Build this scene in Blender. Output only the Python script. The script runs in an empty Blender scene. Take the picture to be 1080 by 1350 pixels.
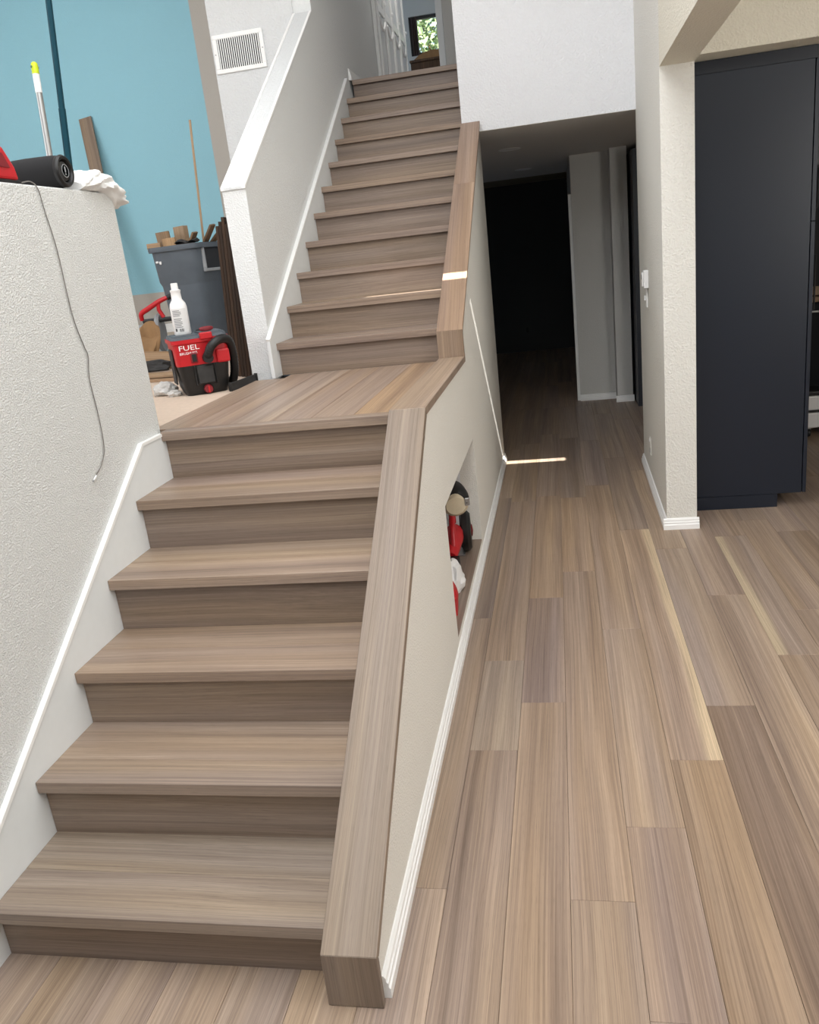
import bpy, bmesh, math, random
from mathutils import Vector, Matrix, Euler, noise as mnoise
random.seed(7)
PI = math.pi
sc = bpy.context.scene
COL = sc.collection

# ------------------------------------------------------------------ camera
camd = bpy.data.cameras.new('camera')
cam = bpy.data.objects.new('camera', camd)
COL.objects.link(cam)
camd.sensor_fit = 'VERTICAL'
camd.sensor_height = 24.0
camd.lens = 24.0 * 1081.26 / 1350.0
camd.clip_start = 0.02
cr = Vector((0.98009942, 0.1656597, -0.10937085))
cu = Vector((0.05316233, 0.3117931, 0.9486616))
cf = Vector((-0.19125607, 0.9355971, -0.29678138))
m = Matrix.Identity(4)
for i in range(3):
    m[i][0], m[i][1], m[i][2] = cr[i], cu[i], -cf[i]
m.translation = Vector((1.56101632, -1.51223053, 1.69271882))
cam.matrix_world = m
sc.camera = cam

# ------------------------------------------------------------------ world, sun, added fill lights, exposure
sc.view_settings.view_transform = 'Standard'
sc.view_settings.look = 'None'
sc.view_settings.gamma = 1.0
sc.view_settings.use_curve_mapping = False
sc.view_settings.exposure = -0.08
w = bpy.data.worlds.new('sky'); sc.world = w; w.use_nodes = True
bg = w.node_tree.nodes['Background']
bg.inputs[0].default_value = (0.62, 0.78, 1.0, 1); bg.inputs[1].default_value = 1.6
SUN_DIR = Vector((0.06, -0.7565, 0.654)).normalized()      # towards the sun
sd = bpy.data.lights.new('sun', 'SUN'); sd.energy = 24.0; sd.angle = math.radians(0.15); sd.color = (1, 0.97, 0.92)
so = bpy.data.objects.new('sun', sd); COL.objects.link(so)
so.rotation_euler = SUN_DIR.to_track_quat('Z', 'Y').to_euler(); so.location = (1, -6, 9)
def area(name, loc, aim, sx, sy, watts, color):
    d = bpy.data.lights.new(name, 'AREA'); d.shape = 'RECTANGLE'; d.size = sx; d.size_y = sy; d.energy = watts; d.color = color
    o = bpy.data.objects.new(name, d); COL.objects.link(o); o.location = loc
    o.rotation_euler = (Vector(loc) - Vector(aim)).to_track_quat('Z', 'Y').to_euler()
    return o
area('overhead_fill_light', (0.1, 0.3, 5.14), (0.1, 0.3, 0), 3.4, 4.4, 185, (0.94, 0.97, 1.0))  # added overhead fill for assumed daylight from above, no skylight in the roof
area('blue_wall_fill_light', (-3.6, 4.8, 5.0), (-3.6, 8.0, 2.2), 3.4, 2.0, 66, (0.95, 0.98, 1.0))  # added fill aimed at the blue wall, no skylight behind it
area('behind_camera_fill_light', (0.4, -3.7, 4.4), (0.6, 3.0, 1.6), 3.6, 1.2, 40, (0.94, 0.97, 1.0))  # added fill high behind the camera, the wall there has no window
area('right_fill_light', (2.02, -0.6, 3.9), (-0.6, 0.8, 1.2), 5.0, 2.0, 120, (0.94, 0.97, 1.0))  # added fill from the right, brightens the walls facing it
area('left_fill_light', (-6.0, 0.2, 3.5), (2.1, 3.9, 1.8), 3.4, 2.4, 130, (0.95, 0.97, 1.0))  # added fill from the left, brightens the pillar face
area('kitchen_fill_light', (4.75, 0.6, 1.8), (1.06, 1.6, 0.7), 2.6, 1.8, 105, (1.0, 0.98, 0.94))  # added fill from the kitchen side, brightens the stair wall, no window built
area('hall_fill_light', (0.45, 7.6, 5.1), (0.45, 7.6, 0), 0.5, 0.5, 8, (1.0, 0.96, 0.9))  # added fill for the closet doors, no fixture behind it

# ------------------------------------------------------------------ material helpers
def new_mat(name):
    mt = bpy.data.materials.new(name); mt.use_nodes = True
    nt = mt.node_tree
    return mt, nt, nt.nodes, nt.links, nt.nodes['Principled BSDF']
def sr(r, g, b):
    f = lambda c: (c / 255 / 12.92) if c / 255 <= 0.04045 else ((c / 255 + 0.055) / 1.055) ** 2.4
    return (f(r), f(g), f(b), 1)
def plain(name, rgb, rough=0.5, metal=0.0, bump=0.0, scale=60.0, vary=0.0, spec=0.5, alpha=None, emit=None):
    mt, nt, N, L, P = new_mat(name)
    P.inputs['Roughness'].default_value = rough
    P.inputs['Metallic'].default_value = metal
    P.inputs['Specular IOR Level'].default_value = spec
    P.inputs['Base Color'].default_value = rgb
    tc = N.new('ShaderNodeTexCoord')
    nz = N.new('ShaderNodeTexNoise'); nz.inputs['Scale'].default_value = scale; nz.inputs['Detail'].default_value = 4
    L.new(tc.outputs['Object'], nz.inputs['Vector'])
    if vary > 0:
        mx = N.new('ShaderNodeMix'); mx.data_type = 'RGBA'
        mx.inputs[6].default_value = tuple(c * (1 - vary) for c in rgb[:3]) + (1,)
        mx.inputs[7].default_value = tuple(min(1, c * (1 + vary)) for c in rgb[:3]) + (1,)
        L.new(nz.outputs['Fac'], mx.inputs[0]); L.new(mx.outputs[2], P.inputs['Base Color'])
    if bump > 0:
        b = N.new('ShaderNodeBump'); b.inputs['Strength'].default_value = 0.6; b.inputs['Distance'].default_value = bump
        L.new(nz.outputs['Fac'], b.inputs['Height']); L.new(b.outputs['Normal'], P.inputs['Normal'])
    return mt
def wall_paint(name, rgb, scale=95.0, dist=0.0035, strength=0.7, rough=0.75):
    """orange-peel plaster: blobs of two sizes as fine relief"""
    mt, nt, N, L, P = new_mat(name)
    P.inputs['Roughness'].default_value = rough; P.inputs['Specular IOR Level'].default_value = 0.3
    tc = N.new('ShaderNodeTexCoord')
    a = N.new('ShaderNodeTexNoise'); a.inputs['Scale'].default_value = scale; a.inputs['Detail'].default_value = 2; a.inputs['Roughness'].default_value = 0.45
    r = N.new('ShaderNodeValToRGB'); r.color_ramp.elements[0].position = 0.42; r.color_ramp.elements[1].position = 0.62
    b = N.new('ShaderNodeBump'); b.inputs['Strength'].default_value = strength; b.inputs['Distance'].default_value = dist
    c = N.new('ShaderNodeTexNoise'); c.inputs['Scale'].default_value = 1.3; c.inputs['Detail'].default_value = 3
    mx = N.new('ShaderNodeMix'); mx.data_type = 'RGBA'
    mx.inputs[6].default_value = tuple(x * 0.965 for x in rgb[:3]) + (1,); mx.inputs[7].default_value = rgb
    for q in (a, c): L.new(tc.outputs['Object'], q.inputs['Vector'])
    L.new(a.outputs['Fac'], r.inputs[0]); L.new(r.outputs[0], b.inputs['Height'])
    L.new(c.outputs['Fac'], mx.inputs[0]); L.new(mx.outputs[2], P.inputs['Base Color'])
    L.new(b.outputs['Normal'], P.inputs['Normal'])
    return mt
def wood(name, axis, tones, sap=0, rough=0.42, contrast=1.0, spec=0.4):
    """grain runs along local x or y; each object gets its own offset, its own band pattern and the tint of its object colour"""
    mt, nt, N, L, P = new_mat(name)
    P.inputs['Roughness'].default_value = rough; P.inputs['Specular IOR Level'].default_value = spec
    tc = N.new('ShaderNodeTexCoord'); oi = N.new('ShaderNodeObjectInfo')
    mul = N.new('ShaderNodeMath'); mul.operation = 'MULTIPLY'; mul.inputs[1].default_value = 53.0
    L.new(oi.outputs['Random'], mul.inputs[0])
    off = N.new('ShaderNodeVectorMath'); off.operation = 'ADD'
    L.new(tc.outputs['Object'], off.inputs[0]); L.new(mul.outputs[0], off.inputs[1])
    # slow wander so that the grain lines bend
    wn = N.new('ShaderNodeTexNoise'); wn.inputs['Scale'].default_value = 1.0; wn.inputs['Detail'].default_value = 1
    ws = N.new('ShaderNodeVectorMath'); ws.operation = 'MULTIPLY'
    ws.inputs[1].default_value = (0.8, 4, 4) if axis == 'x' else (4, 0.8, 0.8)
    L.new(off.outputs[0], ws.inputs[0]); L.new(ws.outputs[0], wn.inputs['Vector'])
    wsub = N.new('ShaderNodeMath'); wsub.operation = 'MULTIPLY_ADD'; wsub.inputs[1].default_value = 0.040; wsub.inputs[2].default_value = -0.020
    L.new(wn.outputs['Fac'], wsub.inputs[0])
    wadd = N.new('ShaderNodeVectorMath'); wadd.operation = 'ADD'
    L.new(off.outputs[0], wadd.inputs[0]); L.new(wsub.outputs[0], wadd.inputs[1])
    def layer(across, along, detail, rgh=0.55):
        s = N.new('ShaderNodeVectorMath'); s.operation = 'MULTIPLY'
        s.inputs[1].default_value = (along, across, across) if axis == 'x' else (across, along, along)
        n = N.new('ShaderNodeTexNoise'); n.inputs['Scale'].default_value = 1.0; n.inputs['Detail'].default_value = detail; n.inputs['Roughness'].default_value = rgh
        L.new(wadd.outputs[0], s.inputs[0]); L.new(s.outputs[0], n.inputs['Vector'])
        return n.outputs['Fac']
    broad = layer(20, 0.25, 2); mid = layer(130, 0.7, 3); fine = layer(300, 2.0, 4, 0.62); pore = layer(760, 20, 1); hue = layer(9, 0.5, 1)
    ramp = N.new('ShaderNodeValToRGB'); cr_ = ramp.color_ramp
    pos = [0.30, 0.45, 0.58, 0.72]
    cr_.elements[0].position = pos[0]; cr_.elements[0].color = tones[0]
    cr_.elements[1].position = pos[3]; cr_.elements[1].color = tones[3]
    for k in (1, 2):
        e = cr_.elements.new(pos[k]); e.color = tones[k]
    a1 = N.new('ShaderNodeMath'); a1.operation = 'MULTIPLY_ADD'; a1.inputs[1].default_value = 0.40
    s1 = N.new('ShaderNodeMath'); s1.operation = 'MULTIPLY'; s1.inputs[1].default_value = 0.60
    L.new(broad, s1.inputs[0]); L.new(mid, a1.inputs[0]); L.new(s1.outputs[0], a1.inputs[2])
    L.new(a1.outputs[0], ramp.inputs[0])
    # fine lines darken / lighten
    mr = N.new('ShaderNodeMapRange'); mr.inputs[1].default_value = 0.3; mr.inputs[2].default_value = 0.7
    mr.inputs[3].default_value = 1 - 0.30 * contrast; mr.inputs[4].default_value = 1 + 0.24 * contrast
    L.new(fine, mr.inputs[0])
    mr2 = N.new('ShaderNodeMapRange'); mr2.inputs[1].default_value = 0.60; mr2.inputs[2].default_value = 0.74
    mr2.inputs[3].default_value = 1.0; mr2.inputs[4].default_value = 0.80
    L.new(pore, mr2.inputs[0])
    mm = N.new('ShaderNodeMath'); mm.operation = 'MULTIPLY'; L.new(mr.outputs[0], mm.inputs[0]); L.new(mr2.outputs[0], mm.inputs[1])
    # parts of a board lean to grey-mauve, others to honey
    hr = N.new('ShaderNodeValToRGB'); hr.color_ramp.elements[0].position = 0.36; hr.color_ramp.elements[1].position = 0.64
    hr.color_ramp.elements[0].color = (0.94, 0.945, 0.985, 1); hr.color_ramp.elements[1].color = (1.03, 1.0, 0.93, 1)
    L.new(hue, hr.inputs[0])
    hm = N.new('ShaderNodeVectorMath'); hm.operation = 'MULTIPLY'
    L.new(ramp.outputs[0], hm.inputs[0]); L.new(hr.outputs[0], hm.inputs[1])
    src = hm.outputs[0]
    if sap:
        sx = N.new('ShaderNodeSeparateXYZ'); L.new(tc.outputs['Object'], sx.inputs[0])
        ad = N.new('ShaderNodeMath'); ad.operation = 'MULTIPLY_ADD'; ad.inputs[1].default_value = sap
        wv = N.new('ShaderNodeMath'); wv.operation = 'MULTIPLY_ADD'; wv.inputs[1].default_value = 0.075; wv.inputs[2].default_value = -0.0375
        L.new(wn.outputs['Fac'], wv.inputs[0])
        L.new(sx.outputs[0], ad.inputs[0]); L.new(wv.outputs[0], ad.inputs[2])
        st = N.new('ShaderNodeMapRange'); st.inputs[1].default_value = 0.036; st.inputs[2].default_value = 0.060
        L.new(ad.outputs[0], st.inputs[0])
        mx0 = N.new('ShaderNodeMix'); mx0.data_type = 'RGBA'; mx0.inputs[7].default_value = sr(196, 178, 152)
        L.new(st.outputs[0], mx0.inputs[0]); L.new(src, mx0.inputs[6]); src = mx0.outputs[2]
    vm = N.new('ShaderNodeVectorMath'); vm.operation = 'SCALE'
    L.new(src, vm.inputs[0]); L.new(mm.outputs[0], vm.inputs['Scale'])
    vt = N.new('ShaderNodeVectorMath'); vt.operation = 'MULTIPLY'
    L.new(vm.outputs[0], vt.inputs[0]); L.new(oi.outputs['Color'], vt.inputs[1])
    L.new(vt.outputs[0], P.inputs['Base Color'])
    b = N.new('ShaderNodeBump'); b.inputs['Strength'].default_value = 0.25; b.inputs['Distance'].default_value = 0.0008
    L.new(fine, b.inputs['Height']); L.new(b.outputs['Normal'], P.inputs['Normal'])
    return mt

FT = [sr(128, 111, 99), sr(154, 136, 122), sr(169, 151, 136), sr(184, 166, 149)]
ST = [sr(122, 107, 96), sr(144, 128, 115), sr(158, 142, 128), sr(175, 159, 144)]
M = {}
M['floor_wood'] = wood('floor_wood', 'y', FT, contrast=0.85)
M['floor_sap_right'] = wood('floor_sap_right', 'y', FT, sap=1)
M['floor_sap_left'] = wood('floor_sap_left', 'y', FT, sap=-1)
M['stair_wood'] = wood('stair_wood', 'x', ST, contrast=0.62)
M['cap_wood'] = wood('cap_wood', 'y', ST, contrast=0.62)
M['raw_wood'] = wood('raw_wood', 'y', [sr(150, 128, 102), sr(174, 151, 124), sr(190, 168, 142), sr(204, 184, 160)], rough=0.7)
M['dark_wood'] = wood('dark_wood', 'y', [sr(52, 36, 24), sr(70, 50, 34), sr(84, 62, 44), sr(100, 76, 56)], rough=0.7)
M['osb'] = plain('subfloor_board', sr(204, 184, 166), 0.85, bump=0.001, scale=50, vary=0.10)
M['joint'] = plain('joint_dark', sr(70, 56, 46), 0.8)
M['wall_left'] = wall_paint('plaster_coarse_white', sr(228, 229, 228), scale=180, dist=0.0036, strength=0.8)
M['wall_stair'] = wall_paint('plaster_warm_white', sr(234, 231, 224), scale=150, dist=0.003, strength=0.6)
M['wall_white'] = wall_paint('plaster_bright_white', sr(236, 237, 240), scale=80, dist=0.004, strength=0.6)
M['wall_pillar'] = wall_paint('plaster_pillar_white', sr(229, 227, 220), scale=110, dist=0.004, strength=0.65)
M['wall_neutral'] = wall_paint('plaster_neutral_white', sr(228, 230, 230), scale=120, dist=0.003, strength=0.6)
M['wall_vent'] = wall_paint('plaster_soft_white', sr(219, 221, 222), scale=80, dist=0.004, strength=0.6)
M['wall_cream'] = wall_paint('plaster_cream', sr(230, 225, 210), scale=95, dist=0.004, strength=0.6)
M['wall_grey'] = wall_paint('plaster_hall_grey', sr(205, 204, 200), scale=120, dist=0.002, strength=0.4)
M['ceiling'] = wall_paint('ceiling_white', sr(216, 212, 206), scale=90, dist=0.002, strength=0.4)
M['trim'] = plain('trim_white', sr(243, 243, 242), 0.4)
M['skirt'] = plain('skirt_white', sr(224, 227, 228), 0.55, bump=0.0006, scale=25, vary=0.03)
M['navy'] = plain('navy_lacquer', sr(27, 34, 47), 0.36, bump=0.0001, scale=8, spec=0.45)
M['navy_dark'] = plain('navy_lacquer_edge', sr(22, 28, 40), 0.4)
M['black'] = plain('black_plastic', sr(19, 19, 20), 0.45, vary=0.2, scale=30)
M['black_rough'] = plain('black_fabric', sr(20, 20, 22), 0.9, bump=0.001, scale=700)
M['dusty_black'] = plain('dusty_black', sr(44, 43, 43), 0.7, vary=0.6, scale=28)
M['red'] = plain('red_plastic', sr(190, 24, 34), 0.4, vary=0.12, scale=20)
M['dark_red'] = plain('dark_red_plastic', sr(126, 24, 34), 0.45)
M['grey_plastic'] = plain('grey_plastic', sr(84, 92, 100), 0.6, vary=0.22, scale=9, bump=0.0004)
M['grey_light'] = plain('light_grey_plastic', sr(150, 153, 156), 0.6, vary=0.15, scale=20)
M['metal'] = plain('brushed_metal', sr(165, 165, 165), 0.35, metal=0.8)
M['white_plastic'] = plain('white_plastic', sr(238, 238, 238), 0.35)
M['ink'] = plain('printed_ink', sr(120, 120, 122), 0.6)
M['ink_dark'] = plain('barcode_ink', sr(40, 40, 42), 0.6)
M['paper'] = plain('crumpled_paper', sr(198, 196, 192), 0.9, vary=0.25, scale=18)
M['towel'] = plain('terry_towel', sr(238, 238, 237), 0.95, bump=0.004, scale=420)
M['teal'] = plain('teal_paint', sr(8, 60, 74), 0.55, spec=0.2)
M['lime'] = plain('lime_plastic', sr(196, 214, 30), 0.4)
M['tan_cloth'] = plain('tan_cloth', sr(140, 108, 74), 0.95, vary=0.3, scale=14)
M['beige_cloth'] = plain('beige_cloth', sr(206, 192, 166), 0.95, vary=0.12, scale=30, bump=0.002)
M['white_lettering'] = plain('white_lettering', sr(245, 245, 245), 0.5)
M['green_print'] = plain('green_print', sr(70, 110, 84), 0.6)
M['vent_dark'] = plain('vent_inside', sr(40, 42, 46), 0.9)
M['unlit_grey'] = plain('unlit_shade_grey', sr(74, 73, 74), 0.9)  # darkness of the unlit passage put into the wall colour
M['glass'] = None
mt, nt, N, L, P = new_mat('window_glass')
P.inputs['Base Color'].default_value = (1, 1, 1, 1); P.inputs['Roughness'].default_value = 0.0
P.inputs['Transmission Weight'].default_value = 1.0; P.inputs['IOR'].default_value = 1.02
M['glass'] = mt
# leaves: two greens by position
mt, nt, N, L, P = new_mat('leaf_green')
tc = N.new('ShaderNodeTexCoord'); nz = N.new('ShaderNodeTexNoise'); nz.inputs['Scale'].default_value = 3.0
rp = N.new('ShaderNodeValToRGB'); rp.color_ramp.elements[0].position = 0.35; rp.color_ramp.elements[1].position = 0.65
rp.color_ramp.elements[0].color = sr(56, 96, 66); rp.color_ramp.elements[1].color = sr(190, 205, 150)
L.new(tc.outputs['Object'], nz.inputs['Vector']); L.new(nz.outputs['Fac'], rp.inputs[0]); L.new(rp.outputs[0], P.inputs['Base Color'])
P.inputs['Roughness'].default_value = 0.5
M['leaf'] = mt
# blue feature wall: the roller stopped short of the edges, bare grey primer is left there
mt, nt, N, L, P = new_mat('blue_wall_paint')
P.inputs['Roughness'].default_value = 0.7; P.inputs['Specular IOR Level'].default_value = 0.3
tc = N.new('ShaderNodeTexCoord'); sp = N.new('ShaderNodeSeparateXYZ'); L.new(tc.outputs['Object'], sp.inputs[0])
def cmp(sock, op, v):
    q = N.new('ShaderNodeMath'); q.operation = op; q.inputs[1].default_value = v; L.new(sock, q.inputs[0]); return q.outputs[0]
c1 = cmp(sp.outputs[0], 'LESS_THAN', -2.165); c2 = cmp(sp.outputs[2], 'GREATER_THAN', 1.60)
mu = N.new('ShaderNodeMath'); mu.operation = 'MULTIPLY'; L.new(c1, mu.inputs[0]); L.new(c2, mu.inputs[1])
mx = N.new('ShaderNodeMix'); mx.data_type = 'RGBA'; mx.inputs[6].default_value = sr(196, 190, 182); mx.inputs[7].default_value = sr(158, 210, 226)
L.new(mu.outputs[0], mx.inputs[0]); L.new(mx.outputs[2], P.inputs['Base Color'])
nz = N.new('ShaderNodeTexNoise'); nz.inputs['Scale'].default_value = 60; nz.inputs['Detail'].default_value = 2
b = N.new('ShaderNodeBump'); b.inputs['Strength'].default_value = 0.6; b.inputs['Distance'].default_value = 0.006
L.new(tc.outputs['Object'], nz.inputs['Vector']); L.new(nz.outputs['Fac'], b.inputs['Height']); L.new(b.outputs['Normal'], P.inputs['Normal'])
M['blue'] = mt

# ------------------------------------------------------------------ mesh helpers
class MB:
    def __init__(s): s.bm = bmesh.new()
    def box(s, x0, x1, y0, y1, z0, z1):
        vs = [s.bm.verts.new(p) for p in ((x0,y0,z0),(x1,y0,z0),(x1,y1,z0),(x0,y1,z0),(x0,y0,z1),(x1,y0,z1),(x1,y1,z1),(x0,y1,z1))]
        for f in ((0,3,2,1),(4,5,6,7),(0,1,5,4),(1,2,6,5),(2,3,7,6),(3,0,4,7)): s.bm.faces.new([vs[i] for i in f])
        return s
    def prism(s, axis, poly, a, b):
        """poly: 2-D points; axis x -> (y,z), y -> (x,z), z -> (x,y)"""
        def P(p, t): return (t, p[0], p[1]) if axis == 'x' else (p[0], t, p[1]) if axis == 'y' else (p[0], p[1], t)
        A = [s.bm.verts.new(P(p, a)) for p in poly]; B = [s.bm.verts.new(P(p, b)) for p in poly]
        n = len(poly)
        s.bm.faces.new(A); s.bm.faces.new(B[::-1])
        for i in range(n): s.bm.faces.new((A[i], B[i], B[(i+1) % n], A[(i+1) % n]))
        return s
    def loft(s, rings, cap=True, closed=True):
        R = [[s.bm.verts.new(p) for p in r] for r in rings]
        n = len(R[0])
        for a, b in zip(R, R[1:]):
            for i in range(n if closed else n - 1):
                s.bm.faces.new((a[i], a[(i+1) % n], b[(i+1) % n], b[i]))
        if cap and closed:
            s.bm.faces.new(R[0][::-1]); s.bm.faces.new(R[-1])
        return s
    def lathe(s, prof, c=(0,0,0), n=24, axis='z'):
        rings = []
        for r, h in prof:
            ring = []
            for k in range(n):
                t = 2 * PI * k / n; a, b = r * math.cos(t), r * math.sin(t)
                p = (a, b, h) if axis == 'z' else (h, a, b) if axis == 'x' else (b, h, a)
                ring.append((c[0]+p[0], c[1]+p[1], c[2]+p[2]))
            rings.append(ring)
        return s.loft(rings)
    def tube(s, pts, r, n=10, cap=True):
        pts = [Vector(p) for p in pts]
        rr = r if isinstance(r, (list, tuple)) else [r] * len(pts)
        rings = []; up = None
        for i, p in enumerate(pts):
            t = (pts[min(i+1, len(pts)-1)] - pts[max(i-1, 0)]).normalized()
            if up is None:
                up = Vector((0,0,1)) if abs(t.z) < 0.9 else Vector((0,1,0))
            a = (up - t * up.dot(t)).normalized(); bb = t.cross(a); up = a
            rings.append([tuple(p + a * (rr[i] * math.cos(2*PI*k/n)) + bb * (rr[i] * math.sin(2*PI*k/n))) for k in range(n)])
        return s.loft(rings, cap)
    def xform(s, mat):
        bmesh.ops.transform(s.bm, matrix=mat, verts=s.bm.verts); return s
    def build(s, name, mat, parent=None, bevel=0.0, seg=1, smooth=False, loc=None, rot=None):
        bm = s.bm
        bmesh.ops.recalc_face_normals(bm, faces=bm.faces)
        if bevel:
            ed = [e for e in bm.edges if len(e.link_faces) == 2 and e.calc_face_angle(0) > 0.5]
            bmesh.ops.bevel(bm, geom=ed, offset=bevel, segments=seg, profile=0.5, affect='EDGES', clamp_overlap=True)
        me = bpy.data.meshes.new(name); bm.to_mesh(me); bm.free()
        if smooth:
            for p in me.polygons: p.use_smooth = True
            try: me.set_sharp_from_angle(angle=0.7)
            except Exception: pass
        me.materials.append(mat)
        o = bpy.data.objects.new(name, me); COL.objects.link(o)
        if parent: o.parent = parent
        if loc: o.location = loc
        if rot: o.rotation_euler = rot
        return o
def spline(pts, n=8):
    """Catmull-Rom through the points"""
    P = [Vector(p) for p in pts]; out = []
    for i in range(len(P) - 1):
        p0, p1, p2, p3 = P[max(i-1, 0)], P[i], P[i+1], P[min(i+2, len(P)-1)]
        for k in range(n):
            t = k / n
            out.append(0.5 * ((2*p1) + (p2-p0)*t + (2*p0-5*p1+4*p2-p3)*t*t + (3*p1-p0-3*p2+p3)*t**3))
    out.append(P[-1]); return out
def rrect(w, d, r, z, n=5, cx=0, cy=0):
    """rounded rectangle ring"""
    out = []
    for sx, sy, a0 in ((1,1,0),(-1,1,PI/2),(-1,-1,PI),(1,-1,1.5*PI)):
        for k in range(n):
            a = a0 + PI/2 * k/(n-1)
            out.append((cx + sx*(w/2-r) + r*math.cos(a), cy + sy*(d/2-r) + r*math.sin(a), z))
    return out
def thing(name, label, cat, loc=(0,0,0), rotz=0, group=None, rot=None):
    o = bpy.data.objects.new(name, None); COL.objects.link(o); o.location = loc
    o.rotation_euler = rot if rot else (0, 0, rotz); o.empty_display_size = 0.1
    o['label'] = label; o['category'] = cat
    if group: o['group'] = group
    return o
def tag(o, label, cat, group=None):
    o['label'] = label; o['category'] = cat
    if group: o['group'] = group
    return o
def struct(o): o['kind'] = 'structure'; return o
def mesh_text(body, size, depth, name, mat, parent, loc, rot):
    cu_ = bpy.data.curves.new(name, 'FONT'); cu_.body = body; cu_.size = size; cu_.extrude = depth; cu_.resolution_u = 2
    t = bpy.data.objects.new(name + '_tmp', cu_); COL.objects.link(t)
    bpy.context.view_layer.update()
    me = bpy.data.meshes.new_from_object(t.evaluated_get(bpy.context.evaluated_depsgraph_get()))
    bpy.data.objects.remove(t)
    me.materials.clear(); me.materials.append(mat)
    o = bpy.data.objects.new(name, me); COL.objects.link(o); o.parent = parent; o.location = loc; o.rotation_euler = rot
    return o

# ------------------------------------------------------------------ key dimensions (metres)
D1, H1, RISE1, Z6 = 0.2884, 0.1658, 0.1947, 1.1393          # lower flight
Y7, D2, RISE2 = 2.8379, 0.2772, 0.1755                      # upper flight
ZT, Y17 = Z6 + 11 * RISE2, Y7 + 10 * D2                     # upper floor
XC1, XC2 = 0.9297, 1.0667                                   # wooden cap, left and right edge
XW1, XW2 = 0.9665, 1.060                                     # wall under the cap
YC0, ZC0, ZF, YF0, YF1, ZU0, SU = -0.067, 0.1536, 1.1612, 1.4135, 2.8027, 1.300, 0.633
YW, ZW, YE = 4.74, 2.46, 5.09                                      # bright white wall over the passage
SL = (ZF - ZC0) / (YF0 - YC0)
CEIL = 5.2
NY0, NY1, NZ0, NZ1 = 1.68, 2.92, 0.10, 0.695                # niche
def capz(y):
    if y <= YF0: return ZC0 + SL * (y - YC0)
    if y <= YF1: return ZF
    return ZU0 + SU * (y - YF1)

# ------------------------------------------------------------------ floors
floor = struct(MB().box(-0.3, 4.9, -3.9, 12.4, -0.12, -0.0155).build('floor', M['joint']))
PW = 0.1695
def xcol(n): return 0.152 + PW * n
known = {5: [0.323], 6: [0.988, 1.646, 3.925], 7: [1.305, 2.29], 8: [0.30, 2.62, 3.95], 9: [-0.055, 0.597, 1.923, 4.21],
         10: [0.935, 3.24], 11: [1.272, 2.90], 12: [2.257], 13: [1.652], 15: [3.09]}
tint = {(7, 1.305): (0.80, 0.77, 0.80), (8, 0.30): (1.02, 0.97, 0.90), (10, 0.935): (1.0, 0.95, 0.90), (9, -0.055): (0.86, 0.82, 0.82),
        (6, 0.988): (0.93, 0.94, 0.92), (6, 1.646): (0.98, 0.95, 0.92), (9, 0.597): (0.97, 0.93, 0.88), (9, 1.923): (0.99, 0.94, 0.88),
        (8, 2.62): (1.02, 0.95, 0.86), (7, 2.29): (1.0, 0.94, 0.86), (12, None): (0.9, 0.9, 0.9)}
sapped = {(10, 0.935): 'floor_sap_right', (13, 1.652): 'floor_sap_left', }
fixed_last = {6: (0.84, 0.80, 0.76), 10: (0.97, 0.90, 0.78), 11: (0.72, 0.67, 0.62), 7: (0.98, 0.93, 0.86), 8: (0.93, 0.90, 0.86), 9: (0.95, 0.9, 0.87)}
rng = random.Random(21)
def plank(parent, x0, x1, y0, y1, z, mat, col, thick=0.014, name='floor_plank'):
    g, c = 0.0004, 0.0008
    mb = MB()
    hx, hy = (x1 - x0) / 2 - g, (y1 - y0) / 2 - g
    r = lambda hx, hy, zz: [(-hx,-hy,zz),(hx,-hy,zz),(hx,hy,zz),(-hx,hy,zz)]
    mb.loft([r(hx, hy, -thick), r(hx, hy, -c), r(hx - c, hy - c, 0)])
    o = mb.build(name, mat, parent, loc=((x0+x1)/2, (y0+y1)/2, z)); o.color = (*col, 1)
    return o
for n in range(-2, 27):
    x0, x1 = xcol(n), xcol(n + 1)
    ymax = 12.2
    if x1 < 1.0: ymax = 0.045
    ymin = -2.6
    js = list(known.get(n, []))
    if not js: js = [rng.uniform(-0.9, 0.9) if n < 5 else rng.uniform(0.2, 2.2)]
    if n < 5: js = [-0.35 - 0.31 * ((n * 7) % 5)]
    while js[0] > ymin: js.insert(0, js[0] - rng.uniform(1.25, 2.1))
    while js[-1] < ymax: js.append(js[-1] + rng.uniform(1.2, 2.2))
    for a, bb in zip(js, js[1:]):
        a2, b2 = max(a, ymin), min(bb, ymax)
        if b2 - a2 < 0.03: continue
        t = tint.get((n, a))
        if t is None:
            if n in fixed_last and a < known[n][0] and bb <= known[n][0] + 1e-6 and bb > known[n][0] - 1e-6: t = fixed_last[n]
            else:
                v = rng.uniform(0.86, 1.04); wm = rng.uniform(-0.05, 0.05); t = (v + wm * 0.3, v * 0.98, v * (0.955 - wm))
        key = sapped.get((n, a), 'floor_wood')
        plank(floor, x0, min(x1, 4.88), a2, b2, 0.0, M[key], t)

for n in range(-3, 5):
    js = [YE - 0.3 * ((n * 5) % 4)]
    while js[-1] < 12.1: js.append(js[-1] + rng.uniform(1.2, 2.2))
    for a, bb in zip(js, js[1:]):
        a2, b2 = max(a, YE + 0.02), min(bb, 12.14)
        if b2 - a2 > 0.05:
            v = rng.uniform(0.84, 1.0); plank(floor, max(xcol(n), -0.44), xcol(n + 1), a2, b2, 0.0, M['floor_wood'], (v, v * 0.97, v * 0.93))
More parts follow.
